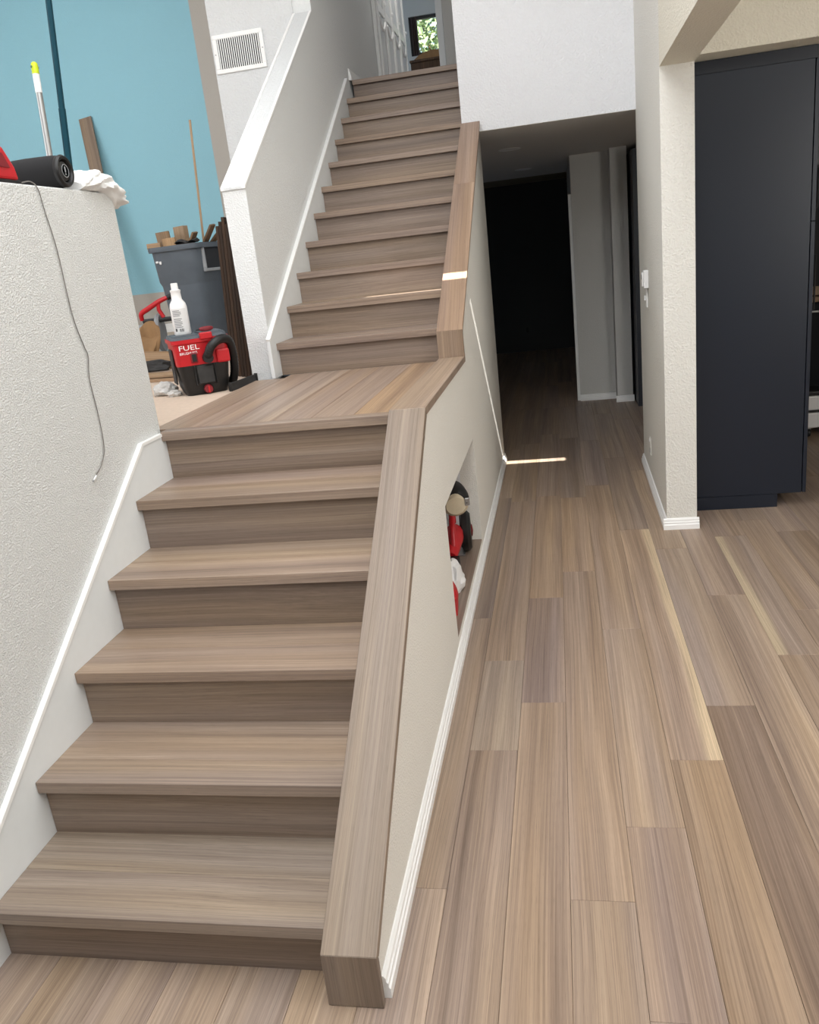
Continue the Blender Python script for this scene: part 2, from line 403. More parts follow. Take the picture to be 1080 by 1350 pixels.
# floor of the raised room on the left (bare boards) and of the landing (planks)
struct(MB().box(-7.1, -0.072, -3.9, 8.1, Z6 - 0.16, Z6 - 0.013).build('floor', M['osb']))
landing = struct(MB().box(-0.07, 0.929, 1.492, Y7 + 0.1, Z6 - 0.12, Z6 - 0.0155).build('floor', M['joint']))
lc = [-0.070, 0.092, 0.262, 0.432, 0.602, 0.772, 0.9286]
lt = [(0.98, 0.93, 0.86), (0.96, 0.90, 0.86), (1.0, 0.97, 0.94), (0.92, 0.86, 0.82), (1.03, 0.98, 0.93), (1.0, 0.87, 0.70)]
for k in range(6):
    if k == 0:
        plank(landing, lc[0], lc[1], 1.502, 2.735, Z6, M['floor_wood'], lt[0])
    else:
        plank(landing, lc[k], lc[k+1], 1.502, Y7 + 0.027, Z6, M['floor_wood'], lt[k])
# upper hall floor
struct(MB().box(0.02, 0.968, Y17 + 0.13, 10.2, ZT - 0.2, ZT).build('floor', M['cap_wood']))

# ------------------------------------------------------------------ stairs
T = 0.036; OV = 0.030
def flight(root, ks, zf, yf, x0, x1, split):
    for k in ks:
        z, y = zf(k), yf(k)
        # riser under this nosing, the shade there put into its tint
        zb = zf(k - 1)
        v = rng.uniform(0.78, 0.86) if k > 1 else 0.70  # bottom riser darkest, the weaker light there put into its tint
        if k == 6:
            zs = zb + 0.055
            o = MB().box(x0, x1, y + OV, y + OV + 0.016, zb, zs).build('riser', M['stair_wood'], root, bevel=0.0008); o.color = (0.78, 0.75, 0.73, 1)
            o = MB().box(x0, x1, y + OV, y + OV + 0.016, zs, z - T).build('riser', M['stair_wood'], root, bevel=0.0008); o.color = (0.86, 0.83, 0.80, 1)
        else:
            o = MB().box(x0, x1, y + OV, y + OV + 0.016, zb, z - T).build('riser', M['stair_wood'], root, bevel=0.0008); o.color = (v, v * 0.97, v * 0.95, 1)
def tread(root, x0, x1, y, yb, z, cut, tone):
    # front board carries the square nosing; the back board is ripped to fit
    prof = [(y, z - T), (y + 0.024, z - T), (y + 0.024, z - 0.016), (y + cut, z - 0.016), (y + cut, z), (y, z)]
    tr = MB().prism('x', prof, x0, x1).build('tread', M['stair_wood'], root, bevel=0.0012); tr.color = (*tone, 1)
    if yb - (y + cut) > 0.01:
        t2 = tuple(c * rng.uniform(0.95, 1.04) for c in tone)
        o = MB().box(x0, x1, y + cut + 0.0006, yb, z - 0.016, z).build('tread', M['stair_wood'], root, bevel=0.0007); o.color = (*t2, 1)
z_lo = lambda k: 0.0 if k == 0 else H1 + RISE1 * (k - 1)
y_lo = lambda k: (k - 1) * D1
lower = thing('staircase', 'lower flight of six taupe wood steps rising from floor to landing', 'staircase')
flight(lower, range(1, 7), z_lo, y_lo, 0.0, XW1 - 0.0005, 0)
tl = [(0.96, 0.97, 0.96), (0.99, 0.97, 0.95), (1.03, 0.97, 0.91), (1.04, 0.99, 0.95), (1.03, 0.99, 0.95)]
for k in range(1, 6):
    tread(lower, 0.0, XW1 - 0.0005, y_lo(k), y_lo(k + 1) + OV + 0.012, z_lo(k), 0.165 if k != 2 else 0.115, tl[k-1])
tread(lower, -0.002, 0.9287, y_lo(6), 1.502, Z6, 0.0595, (1.05, 1.01, 0.97))
z_up = lambda k: Z6 + (k - 6) * RISE2
y_up = lambda k: Y7 + (k - 7) * D2
upper = thing('staircase', 'upper flight of eleven taupe wood steps rising from landing to hall', 'staircase', (0, 0, Z6))
up_parts = []
XH = 0.966                                          # right end of the topmost steps
def upx(k): return XC1 + 0.0165 * (y_up(k) - YF1) - 0.0015 if y_up(k) < YW else XH
old = len(COL.objects)
for k in range(7, 18): flight(upper, [k], z_up, y_up, 0.041, upx(k), 0)
for k in range(7, 17): tread(upper, 0.041, upx(k), y_up(k), y_up(k + 1) + OV + 0.012, z_up(k), 0.16, (1.02, 0.98, 0.95) if k < 10 else (0.98, 0.94, 0.92))
tread(upper, 0.041, XH, Y17, Y17 + 0.13, ZT, 0.129, (0.98, 0.94, 0.92))
for o in upper.children: o.location.z -= Z6

# ------------------------------------------------------------------ wall between stairs and passage, with the niche
mb = MB()
ct = 0.030
q = lambda y: capz(y) - ct * 0.9
mb.prism('x', [(-0.045, 0), (YF0, 0), (YF0, ZF - ct), (-0.045, q(-0.045))], XW1, XW2)
mb.prism('x', [(YF0, 0), (NY0, 0), (NY0, ZF - ct), (YF0, ZF - ct)], XW1, XW2)
mb.prism('x', [(NY0, 0), (NY1, 0), (NY1, NZ0 - 0.006), (NY0, NZ0 - 0.006)], XW1, XW2)
mb.prism('x', [(NY0, NZ1), (YF1, NZ1), (YF1, ZF - ct), (NY0, ZF - ct)], XW1, XW2)
mb.prism('x', [(YF1 + 0.012, NZ1), (NY1, NZ1), (NY1, q(NY1) - 0.004), (YF1 + 0.012, q(YF1 + 0.012) - 0.004)], XW1, XW2)
mb.prism('x', [(YF1, NZ1), (YF1 + 0.012, NZ1), (YF1 + 0.012, ZF - ct), (YF1, ZF - ct)], XW1, XW2)
mb.prism('x', [(NY1, 0), (YW, 0), (YW, ZW), (YW - 0.04, q(YW - 0.04) - 0.004), (NY1, q(NY1) - 0.004)], XW1, XW2)
mb.prism('x', [(YW, 0), (YE, 0), (YE, ZW), (YW, ZW)], XW1, XW2)
struct(mb.build('wall_center', M['wall_stair']))
# niche lining
mb = MB()
mb.box(0.36, XW1, NY0 - 0.06, NY0, NZ0, NZ1); mb.box(0.36, XW1, NY1, NY1 + 0.03, NZ0, NZ1)
mb.box(0.33, 0.36, NY0, NY1, NZ0, NZ1); mb.box(0.36, XW1, NY0, NY1, NZ1, NZ1 + 0.02)
struct(mb.build('wall_niche', M['wall_white']))
nf = struct(MB().box(0.361, XW2 - 0.001, NY0, NY1, NZ0 - 0.02, NZ0).build('floor', M['cap_wood']))
nf.color = (0.95, 0.92, 0.9, 1)

# wooden cap on that wall: one thing, its boards are parts
cap = thing('stair_rail_cap', 'taupe wood cap boards folded over the low wall right of the stairs', 'rail cap', (0, 0, 0))
def cboard(name, poly, tone, x0=XC1, x1=XC2):
    mb = MB().prism('x', poly, x0, x1)
    for v in mb.bm.verts:                                    # the upper run drifts slightly to the right
        if v.co.y > YF1 + 0.03: v.co.x += (0.0165 if v.co.x < 1.0 else 0.014) * (v.co.y - YF1)
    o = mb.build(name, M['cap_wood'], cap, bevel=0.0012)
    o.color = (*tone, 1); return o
n0 = ct
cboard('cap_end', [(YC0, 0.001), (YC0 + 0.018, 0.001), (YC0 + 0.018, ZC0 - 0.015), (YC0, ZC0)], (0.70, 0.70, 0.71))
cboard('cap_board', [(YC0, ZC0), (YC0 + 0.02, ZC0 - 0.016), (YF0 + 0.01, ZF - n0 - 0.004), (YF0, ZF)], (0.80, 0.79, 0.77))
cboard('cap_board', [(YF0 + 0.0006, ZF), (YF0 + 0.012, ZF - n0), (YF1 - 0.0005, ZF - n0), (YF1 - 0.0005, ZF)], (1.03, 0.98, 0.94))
cboard('cap_block', [(YF1, ZF - n0), (YF1 + 0.02, ZF - n0), (YF1 + 0.02, ZU0 - 0.012), (YF1, ZU0)], (0.86, 0.80, 0.74))
def upboard(y0, y1, tone, front=False):
    z0, z1 = capz(y0), capz(y1)
    poly = [(y0, z0), (y0 + 0.018, z0 - 0.016), (y1, z1 - n0), (y1, z1)] if front else [(y0, z0), (y0, z0 - n0), (y1, z1 - n0), (y1, z1)]
    cboard('cap_board', poly, tone)
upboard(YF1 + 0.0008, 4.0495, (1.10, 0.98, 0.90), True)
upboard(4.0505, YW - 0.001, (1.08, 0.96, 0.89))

# baseboards (stepped profile)
def base_prof(t=0.02, h=0.066):
    return [(0, 0), (t, 0), (t, h*0.42), (t*0.86, h*0.46), (t*0.78, h*0.50), (t*0.78, h*0.66), (t*0.62, h*0.70), (t*0.55, h*0.74), (t*0.55, h*0.88), (t*0.25, h), (0, h)]
def baseboard(name, p0, p1, nrm, h=0.066, z=0.0, t=0.02):
    """p0->p1 along the wall, nrm points into the room"""
    rings = []
    for p in (p0, p1):
        rings.append([(p[0] + nrm[0]*a, p[1] + nrm[1]*a, z + bz) for a, bz in base_prof(t, h)])
    return struct(MB().loft(rings).build(name, M['trim']))
baseboard('baseboard_center', (XW2, -0.036), (XW2, YE), (1, 0))
# stepped skirts along the left walls
def skirt(name, poly, x0, x1, bead):
    o = struct(MB().prism('x', poly, x0, x1).build(name, M['skirt'], bevel=0.001))
    mb = MB()
    for (a, bq) in zip(bead, bead[1:]):
        mb.prism('x', [(a[0], a[1]), (bq[0], bq[1]), (bq[0] - 0.004, bq[1] + 0.011), (a[0] - 0.004, a[1] + 0.011)], x0 - 0.0, x1 + 0.004)
    mb.build('trim_bead', M['trim'], o)
    return o
sl1 = RISE1 / D1
poly = [(-2.5, 0)] + [(-0.35, 0), (1.55, 0), (1.55, 1.09), (1.455, 1.122), (1.285, 1.122)]
zk = 1.122 - sl1 * (1.285 + 0.25)
poly = [(-0.25, 0.0), (1.491, 0.0), (1.491, 1.122), (1.285, 1.122), (-0.25, zk)]
skirt('trim_1', poly, -0.016, -0.0005, [(-0.25, zk), (1.285, 1.122), (1.46, 1.122)])
sl2 = RISE2 / D2
yb_, zb_ = 2.745, 1.339
zt_ = zb_ + sl2 * (5.44 - yb_)
poly = [(yb_, Z6), (5.60, Z6), (5.60, zt_ - 0.10), (5.44, zt_), (yb_, zb_)]
skirt('trim_2', poly, 0.0205, 0.0405, [(yb_, zb_), (5.44, zt_)])
baseboard('baseboard_hall', (0.0205, 5.60), (0.0205, 6.95), (1, 0), h=0.085, z=ZT)

# ------------------------------------------------------------------ left low wall (coarse plaster), raised-room side
WT = 2.028
mb = MB()
mb.prism('x', [(-3.95, 0), (1.478, 0), (1.478, WT - 0.045), (1.462, WT - 0.018), (1.42, WT - 0.004), (1.30, WT), (-3.95, WT)], -0.21, -0.0165)
struct(mb.build('wall_left', M['wall_left'], bevel=0.006, seg=2))

# upper low wall beside the upper flight
mb = MB(); XS0, XS1 = -0.108, 0.020
PS = (3.339 - 2.124) / (4.65 - 2.80); ZS0 = 2.124
mb.prism('x', [(2.80, Z6 - 0.1), (4.66, Z6 - 0.1), (4.66, ZS0 + PS * 1.86), (2.80, ZS0)], XS0, XS1)
mb.box(XS0, XS1, 4.66, 8.70, 1.0, CEIL)
ws = struct(mb.build('wall_stairs', M['wall_neutral']))
MB().prism('x', [(2.792, ZS0 + 0.0), (4.652, ZS0 + PS * 1.852 + 0.004), (4.652, ZS0 + PS*1.852 - 0.006), (2.792, ZS0 - 0.012)], XS0 - 0.002, XS1 + 0.002).build('wall_top', M['wall_vent'], ws)
for xa in (XS0 - 0.004, XS1 - 0.014):       # raised bead along both edges of the sloping top
    MB().prism('x', [(2.790, ZS0 + 0.004), (4.65, ZS0 + PS * 1.85 + 0.008), (4.65, ZS0 + PS*1.85 - 0.002), (2.790, ZS0 - 0.014)], xa, xa + 0.018).build('edge_bead', M['trim'], ws, bevel=0.002)
mb = MB().box(-0.722, XS0, 4.65, 4.77, Z6 - 0.1, CEIL)
struct(mb.build('wall_vent', M['wall_vent']))
struct(MB().box(-7.2, XS0, 8.05, 8.2, Z6 - 0.2, CEIL).build('wall_back', M['blue']))
baseboard('baseboard_back', (-7.0, 8.05), (XS0, 8.05), (0, -1), h=0.10, z=Z6 - 0.013)

# air register on the vent wall
vent = thing('air_vent', 'white air return grille with dark slots on upper left wall', 'vent', (-0.525, 4.65, 3.172))
W2, H2 = 0.185, 0.122
mb = MB()
for a in ((-W2, W2, H2 - 0.028, H2), (-W2, W2, -H2, -H2 + 0.028), (-W2, -W2 + 0.03, -H2 + 0.028, H2 - 0.028), (W2 - 0.03, W2, -H2 + 0.028, H2 - 0.028)):
    mb.box(a[0], a[1], -0.012, -0.0005, a[2], a[3])
mb.build('vent_frame', M['trim'], vent, bevel=0.003)
MB().box(-W2 + 0.03, W2 - 0.03, -0.003, -0.001, -H2 + 0.028, H2 - 0.028).build('vent_backing', M['vent_dark'], vent)
slat = None
for k in range(20):
    x = -W2 + 0.038 + k * (2 * W2 - 0.076) / 19
    if slat is None:
        slat = MB().box(-0.0035, 0.0035, -0.004, 0.004, -H2 + 0.026, H2 - 0.026).build('slat', M['trim'], vent); o = slat
    else:
        o = slat.copy(); COL.objects.link(o); o.parent = vent
    o.location = (x, -0.0085, 0); o.rotation_euler = (0, 0, 0.35)
for sx in (-1, 1):
    MB().lathe([(0.004, -0.0145), (0.004, -0.012)], (0, 0, 0), 10, 'y').build('screw', M['metal'], vent, loc=(sx * (W2 - 0.012), 0, 0.0))

# ------------------------------------------------------------------ bright white wall over the passage
XRB = 2.143                                        # right wall's face at the white wall
mb = MB().box(0.968, 2.32, YW, YW + 0.12, ZW, CEIL)
mb.box(0.968, 1.08, YW + 0.12, 10.0, ZW + 0.03, CEIL)
struct(mb.build('wall_upper', M['wall_white']))

# right wall: end pillar, wide opening with a straight header towards the camera
mb = MB()
xr0, yr0, xr1 = 2.1185, 3.2229, 2.2869
mb.prism('z', [(xr0, yr0), (xr1, yr0), (xr1 + 0.02, YW + 0.04), (XRB, YW + 0.04)], 0, CEIL)
struct(mb.build('wall_right', M['wall_pillar']))
struct(MB().prism('z', [(xr0 + 0.035 * -1, -3.95), (xr1 - 0.035, -3.95), (xr1, yr0), (xr0, yr0)], 2.452, CEIL).build('wall_header', M['wall_cream']))
baseboard('baseboard_right', (XRB, YW + 0.04), (xr0, yr0 + 0.0), (-1, 0))
baseboard('baseboard_pillar', (xr0 - 0.0205, yr0), (xr1 + 0.012, yr0), (0, -1))

# kitchen shell
struct(MB().box(xr1, 5.0, 3.34, 6.9, 2.498, 3.4).build('wall_bulkhead', M['wall_cream']))
struct(MB().box(xr1, 5.0, -3.95, 3.34, 3.3, 3.4).build('ceiling', M['ceiling']))
struct(MB().box(4.85, 5.0, -3.95, 12.4, 0, 3.4).build('wall_kitchen', M['wall_cream']))
struct(MB().box(3.0, 4.85, 6.4, 6.5, 0, 2.5).build('wall_kitchen', plain('dark_backsplash', sr(30, 30, 32), 0.6)))

# ------------------------------------------------------------------ passage under the upper floor
pc = struct(MB().box(XW2, 2.99, YW + 0.12, 9.6, ZW, ZW + 0.02).box(-0.44, XW2, YE - 0.08, 9.6, ZW, ZW + 0.02).build('ceiling', M['ceiling']))
struct(MB().box(XW2, XRB + 0.14, YW + 0.001, YW + 0.121, ZW - 0.002, ZW + 0.01).build('ceiling', M['ceiling']))
struct(MB().box(-0.6, 4.9, 9.6, 12.4, 2.69, 2.8).build('ceiling', M['ceiling']))
struct(MB().box(-0.6, 4.9, 12.15, 12.3, 0, 2.75).build('wall_far', M['unlit_grey']))
struct(MB().box(-0.6, -0.45, YE - 0.08, 12.3, 0, 2.75).build('wall_passage', M['unlit_grey']))
struct(MB().box(-0.5, 0.966, YE - 0.08, YE, 0, ZW).build('wall_understair', M['unlit_grey']))
struct(MB().box(1.745, 2.15, 7.46, 7.60, 0, ZW).box(1.745, 1.87, 7.6, 9.55, 0, ZW).build('wall_column', M['wall_grey']))
struct(MB().box(2.118, 2.275, 7.24, 7.46, 0, ZW).build('wall_column', M['wall_grey']))
struct(MB().box(1.715, 1.745, 7.48, 7.58, 0, 2.1).build('trim_3', M['trim'], bevel=0.002))
baseboard('baseboard_column', (1.745, 7.46), (2.118, 7.46), (0, -1))
baseboard('baseboard_column', (2.105, 7.24), (2.288, 7.24), (0, -1))
for i, (x, y) in enumerate(((1.226, 6.13), (1.262, 8.35))):
    lab = 'recessed ceiling downlight nearest the white wall over the passage' if i == 0 else 'farther recessed ceiling downlight deep inside the dark passage'
    t = thing('ceiling_light', lab, 'ceiling light', (x, y, ZW))
    MB().lathe([(0.062, -0.001), (0.095, -0.001), (0.092, -0.007), (0.070, -0.010), (0.060, -0.004)], n=28).build('trim_ring', M['trim'], t, smooth=True)
    MB().lathe([(0.0, -0.002), (0.061, -0.002), (0.061, -0.0035), (0.0, -0.0035)], n=24).build('lens', M['grey_light'], t)
ol = thing('wall_outlet', 'small dim outlet low on the dark far wall', 'outlet', (1.05, 12.15, 0.34))
MB().box(-0.04, 0.04, -0.008, -0.0005, -0.06, 0.06).build('cover_plate', M['unlit_grey'], ol, bevel=0.002)  # plate colour darkened to carry the passage's lack of light
MB().box(-0.018, 0.018, -0.010, -0.008, -0.04, 0.04).build('socket', M['black'], ol)

# ------------------------------------------------------------------ kitchen cabinets
cab = thing('tall_cabinet', 'tall navy blue kitchen cabinet side panel beside the white pillar', 'cabinet', (2.31, 3.527, 0))
MB().box(0.0, 0.622, 0.0, 0.02, 0.085, 2.431).build('side_panel', M['navy'], cab, bevel=0.001)
MB().box(0.0, 0.61, 0.022, 0.64, 0.085, 2.431).build('carcass', M['navy_dark'], cab)
MB().box(0.0, 0.64, 0.012, 0.64, 2.433, 2.496).build('top_filler', M['navy_dark'], cab, bevel=0.001)  # darker navy puts the bulkhead's shade into the filler's colour
MB().box(0.0, 0.489, 0.003, 0.60, 0.0, 0.083).build('toe_kick', M['navy'], cab, bevel=0.001)
d = MB().box(0.627, 0.648, 0.001, 0.60, 0.085, 1.628).build('door', M['navy'], cab, bevel=0.001)
MB().tube([(0.655, 0.06, 1.15), (0.672, 0.06, 1.15), (0.672, 0.06, 1.45), (0.655, 0.06, 1.45)], 0.005, 8).build('handle', M['black'], d)
d = MB().box(0.627, 0.648, 0.001, 0.60, 1.633, 2.43).build('door', M['navy'], cab, bevel=0.001)
MB().tube([(0.655, 0.06, 1.7), (0.672, 0.06, 1.7), (0.672, 0.06, 1.9), (0.655, 0.06, 1.9)], 0.005, 8).build('handle', M['black'], d)
cab2 = thing('tall_cabinet', 'dark navy cabinet deep in the passage right of the pale column', 'cabinet', (2.30, 6.9, 0))
MB().box(0, 0.68, 0.0, 0.02, 0.08, ZW - 0.06).build('side_panel', M['navy_dark'], cab2, bevel=0.001)
MB().box(0, 0.66, 0.02, 1.2, 0.0, ZW - 0.06).build('carcass', M['navy_dark'], cab2)
M['cab_dark'] = plain('dark_cabinet', sr(20, 23, 28), 0.6, spec=0.2)
bc = thing('base_cabinet', 'dark base cabinet under the wooden worktop seen behind the tall cabinet', 'cabinet', (3.32, 5.75, 0))
MB().box(0, 1.4, 0, 0.6, 0.1, 0.98).build('carcass', M['cab_dark'], bc, bevel=0.002)
MB().box(0, 1.4, 0.06, 0.6, 0, 0.1).build('toe_kick', M['black'], bc)
for k in range(3):
    d = MB().box(0.01 + k * 0.465, 0.46 + k * 0.465, -0.02, -0.001, 0.12, 0.96).build('door', M['cab_dark'], bc, bevel=0.002)
    MB().box(0.2 + k * 0.465, 0.32 + k * 0.465, -0.035, -0.021, 0.9, 0.912).build('handle', M['metal'], d)
o = MB().box(3.30, 4.74, 5.70, 6.38, 0.981, 1.02).build('worktop', M['raw_wood'], bevel=0.003); o.color = (0.8, 0.75, 0.7, 1)
tag(o, 'wooden kitchen worktop glimpsed right of the tall navy cabinet', 'worktop')
o = thing('wall_shelf', 'grey wall cupboard high in the kitchen right of the navy cabinet', 'cupboard', (3.3, 6.0, 2.02))
MB().box(0, 1.4, 0, 0.39, 0, 0.4).build('carcass', M['grey_light'], o, bevel=0.003)
MB().box(0.005, 0.69, -0.02, -0.001, 0.005, 0.395).build('door', M['grey_light'], o, bevel=0.002)
MB().box(0.71, 1.395, -0.02, -0.001, 0.005, 0.395).build('door', M['grey_light'], o, bevel=0.002)
tr_ = thing('serving_tray', 'brown wooden tray standing on the kitchen worktop', 'tray', (3.45, 5.85, 1.0205))
o = MB().box(-0.12, 0.3, -0.1, 0.15, 0, 0.012).build('tray_base', M['dark_wood'], tr_, bevel=0.003)
for a in ((-0.12, 0.3, -0.1, -0.085), (-0.12, 0.3, 0.135, 0.15), (-0.12, -0.105, -0.085, 0.135), (0.285, 0.3, -0.085, 0.135)):
    MB().box(a[0], a[1], a[2], a[3], 0.0125, 0.06).build('tray_side', M['raw_wood'], tr_, bevel=0.002)
kc = thing('rolling_cart', 'small white two-box cart on black castors beyond the navy cabinet', 'cart', (3.53, 5.28, 0))
MB().box(-0.14, 0.14, -0.1, 0.16, 0.075, 0.195).build('lower_bin', M['white_plastic'], kc, bevel=0.012, seg=2)
MB().box(-0.14, 0.14, -0.1, 0.16, 0.215, 0.325).build('upper_bin', M['white_plastic'], kc, bevel=0.012, seg=2)
MB().box(-0.13, 0.13, -0.09, 0.15, 0.195, 0.215).build('spacer', M['black'], kc)
MB().box(-0.13, 0.13, -0.09, 0.15, 0.326, 0.36).build('lid', M['black'], kc, bevel=0.01, seg=2)
for sx in (-0.1, 0.1):
    for sy in (-0.06, 0.12):
        MB().lathe([(0.0, -0.012), (0.028, -0.012), (0.032, -0.006), (0.032, 0.006), (0.028, 0.012), (0, 0.012)], (sx, sy, 0.033), 14, 'x').build('castor', M['black'], kc)
        MB().box(sx - 0.015, sx + 0.015, sy - 0.01, sy + 0.01, 0.055, 0.076).build('castor_fork', M['metal'], kc)

# ------------------------------------------------------------------ upper hall: closet doors, far window
hw = 6.99
dr = struct(MB().box(0.0205, 0.026, hw, 8.62, ZT, ZT + 2.05).build('door_1', M['trim']))
for k in range(4):
    y0 = hw + 0.02 + k * 0.40; y1 = y0 + 0.39
    p = MB().box(0.0265, 0.046, y0, y1, ZT + 0.01, ZT + 2.03).build('door_panel', M['skirt'], dr, bevel=0.003)
    for yy in (y0 + 0.0, y1 - 0.035):
        MB().box(0.0465, 0.066, yy, yy + 0.035, ZT + 0.03, ZT + 2.0).build('stile', M['trim'], p, bevel=0.003)
    for zz, hh in ((0.03, 0.09), (0.83, 0.07), (1.93, 0.08)):
        MB().box(0.0465, 0.058, y0 + 0.035, y1 - 0.035, ZT + zz, ZT + zz + hh).build('rail', M['trim'], p, bevel=0.002)
    # scrolled moulding at the middle of each door
    pts = [(0.062, y0 + 0.05 + t * 0.29 / 8, ZT + 0.78 - 0.09 * math.sin(PI * t / 8)) for t in range(9)]
    MB().tube(pts, 0.012, 8).build('scroll_moulding', M['trim'], p, smooth=True)
    MB().lathe([(0.0, 0.0), (0.016, 0.0), (0.018, 0.012), (0.0, 0.02)], (0.066, y1 - 0.02, ZT + 0.95), 12, 'x').build('door_knob', M['trim'], p, smooth=True)
struct(MB().box(0.0205, 0.05, hw - 0.06, hw - 0.002, ZT, ZT + 2.1).build('trim_4', M['trim'], bevel=0.004))
struct(MB().box(0.0205, 0.05, 8.622, 8.68, ZT, ZT + 2.1).build('trim_5', M['trim'], bevel=0.004))
# doorway wall at right and its casing
struct(MB().box(0.66, 0.968, 7.0, 7.12, ZT, CEIL).build('wall_hall', M['wall_grey']))
struct(MB().box(0.60, 0.66, 6.985, 7.135, ZT, ZT + 2.1).build('trim_6', M['skirt'], bevel=0.003))
# far wall with the window opening
wx0, wx1, wz0, wz1 = -0.09, 0.62, 4.075, 4.515
mb = MB()
yb0, yb1 = 10.0, 10.12
mb.box(-0.9, wx0, yb0, yb1, ZT - 0.1, CEIL); mb.box(wx1, 1.1, yb0, yb1, ZT - 0.1, CEIL)
mb.box(wx0, wx1, yb0, yb1, ZT - 0.1, wz0); mb.box(wx0, wx1, yb0, yb1, wz1, CEIL)
struct(mb.build('wall_hall', M['wall_grey']))
struct(MB().box(-0.9, -0.108, 8.75, 8.85, ZT, CEIL).build('wall_hall', M['wall_grey']))
wn_ = struct(MB().box(wx0, wx0 + 0.035, yb0 + 0.02, yb0 + 0.07, wz0, wz1).box(wx1 - 0.035, wx1, yb0 + 0.02, yb0 + 0.07, wz0, wz1)
             .box(wx0 + 0.035, wx1 - 0.035, yb0 + 0.02, yb0 + 0.07, wz0, wz0 + 0.035).box(wx0 + 0.035, wx1 - 0.035, yb0 + 0.02, yb0 + 0.07, wz1 - 0.035, wz1).build('window_1', M['black']))
MB().box(wx0 + 0.075, wx0 + 0.10, yb0 + 0.03, yb0 + 0.06, wz0 + 0.035, wz1 - 0.035).build('sash_bar', M['black'], wn_)
MB().box(wx0 + 0.035, wx1 - 0.035, yb0 + 0.042, yb0 + 0.046, wz0 + 0.035, wz1 - 0.035).build('pane', M['glass'], wn_)
mb = MB()
pts = []
for k in range(13):
    pts.append((wx0 + 0.025 + k * 0.0065, yb0 - 0.018 + 0.011 * math.sin(k * 1.6)))
for a, bq in zip(pts, pts[1:]):
    mb.prism('z', [a, bq, (bq[0], bq[1] + 0.006), (a[0], a[1] + 0.006)], wz0 + 0.005, wz1 - 0.01)
o = mb.build('curtain', plain('brown_curtain', sr(70, 56, 50), 0.9)); tag(o, 'narrow brown curtain at left edge of the far hall window', 'curtain')
bx = thing('storage_bench', 'dark storage bench under the far hall window', 'bench', (0.26, 9.45, ZT))
MB().box(-0.28, 0.32, -0.1, 0.4, 0.06, 0.80).build('bench_body', M['dark_wood'], bx, bevel=0.006)
MB().box(-0.29, 0.33, -0.11, 0.41, 0.801, 0.83).build('bench_lid', M['dark_wood'], bx, bevel=0.006)
for sx in (-0.25, 0.29):
    for sy in (-0.07, 0.37): MB().box(sx - 0.025, sx + 0.025, sy - 0.025, sy + 0.025, 0, 0.06).build('foot', M['black'], bx)
mb = MB(); rings = []
for k in range(9):
    t = k / 8; x = -0.24 + 0.5 * t; h = 0.012 + 0.10 * math.sin(PI * t) ** 0.7
    rings.append([(x, -0.08, 0), (x, 0.22, 0), (x, 0.20, h * 0.8), (x, 0.07, h), (x, -0.06, h * 0.8)])
o = mb.loft(rings).build('folded_blanket', M['tan_cloth'], smooth=True, loc=(0.26, 9.45, ZT + 0.831))
tag(o, 'brown folded blanket on the bench under the hall window', 'blanket')

# shrub outside the window
sh = thing('garden_shrub', 'sunlit green shrub outside the far upstairs window', 'shrub', (0.3, 12.6, 2.7))
r2 = random.Random(4); mb = MB()
for k in range(7000):
    while True:
        p = Vector((r2.uniform(-1, 1), r2.uniform(-1, 1), r2.uniform(-1, 1)))
        if 0.2 < p.length < 1: break
    c = Vector((p.x * 1.3, p.y * 0.7, 2.1 + p.z * 1.3)); s = r2.uniform(0.035, 0.075)
    e = Euler((r2.uniform(-1.2, 1.2), r2.uniform(-1.2, 1.2), r2.uniform(0, 6.28))).to_matrix()
    vs = [mb.bm.verts.new(c + e @ Vector(v)) for v in ((-s, 0, 0), (0, -s * 0.45, 0.006), (s, 0, 0), (0, s * 0.45, 0.006))]
    mb.bm.faces.new(vs)
o = mb.build('foliage', M['leaf'], sh); o['kind'] = 'stuff'
for k in range(5):
    a = k * 1.26
    MB().tube([(0.05 * math.cos(a), 0.05 * math.sin(a), 0), (0.25 * math.cos(a), 0.2 * math.sin(a), 1.0), (0.7 * math.cos(a), 0.4 * math.sin(a), 2.4)], [0.03, 0.02, 0.008], 7).build('stem', M['dark_wood'], sh)
struct(MB().box(-3, 4, 10.2, 16, 2.55, 2.7).build('ground', plain('garden_soil', sr(150, 135, 110), 0.95, vary=0.2, scale=6)))

# ------------------------------------------------------------------ outer shell (out of view): roof with the sunlit slit, outer walls
SY, SH = 4.995 - 1.1567 * CEIL, 0.062               # unseen slit cut into the roof to shape the sun streak
mb = MB(); R0, R1 = CEIL, CEIL + 0.03
mb.box(-7.3, 5.1, -4.2, SY - SH, R0, R1); mb.box(-7.3, 5.1, SY + SH, 10.2, R0, R1)
mb.box(-7.3, 0.81, SY - SH, SY + SH, R0, R1); mb.box(2.03, 5.1, SY - SH, SY + SH, R0, R1)
struct(mb.build('ceiling', M['ceiling']))
struct(MB().box(-7.2, 5.1, -4.1, -3.95, -0.1, CEIL).build('wall_front', M['wall_white']))
struct(MB().box(-7.2, -7.0, -4.0, 8.2, 0, CEIL).build('wall_side', M['wall_white']))
struct(MB().box(5.0, 5.15, -4.0, 12.4, 0, CEIL).build('wall_side', M['wall_white']))

# ------------------------------------------------------------------ things in the raised room
ZR = Z6 - 0.0128
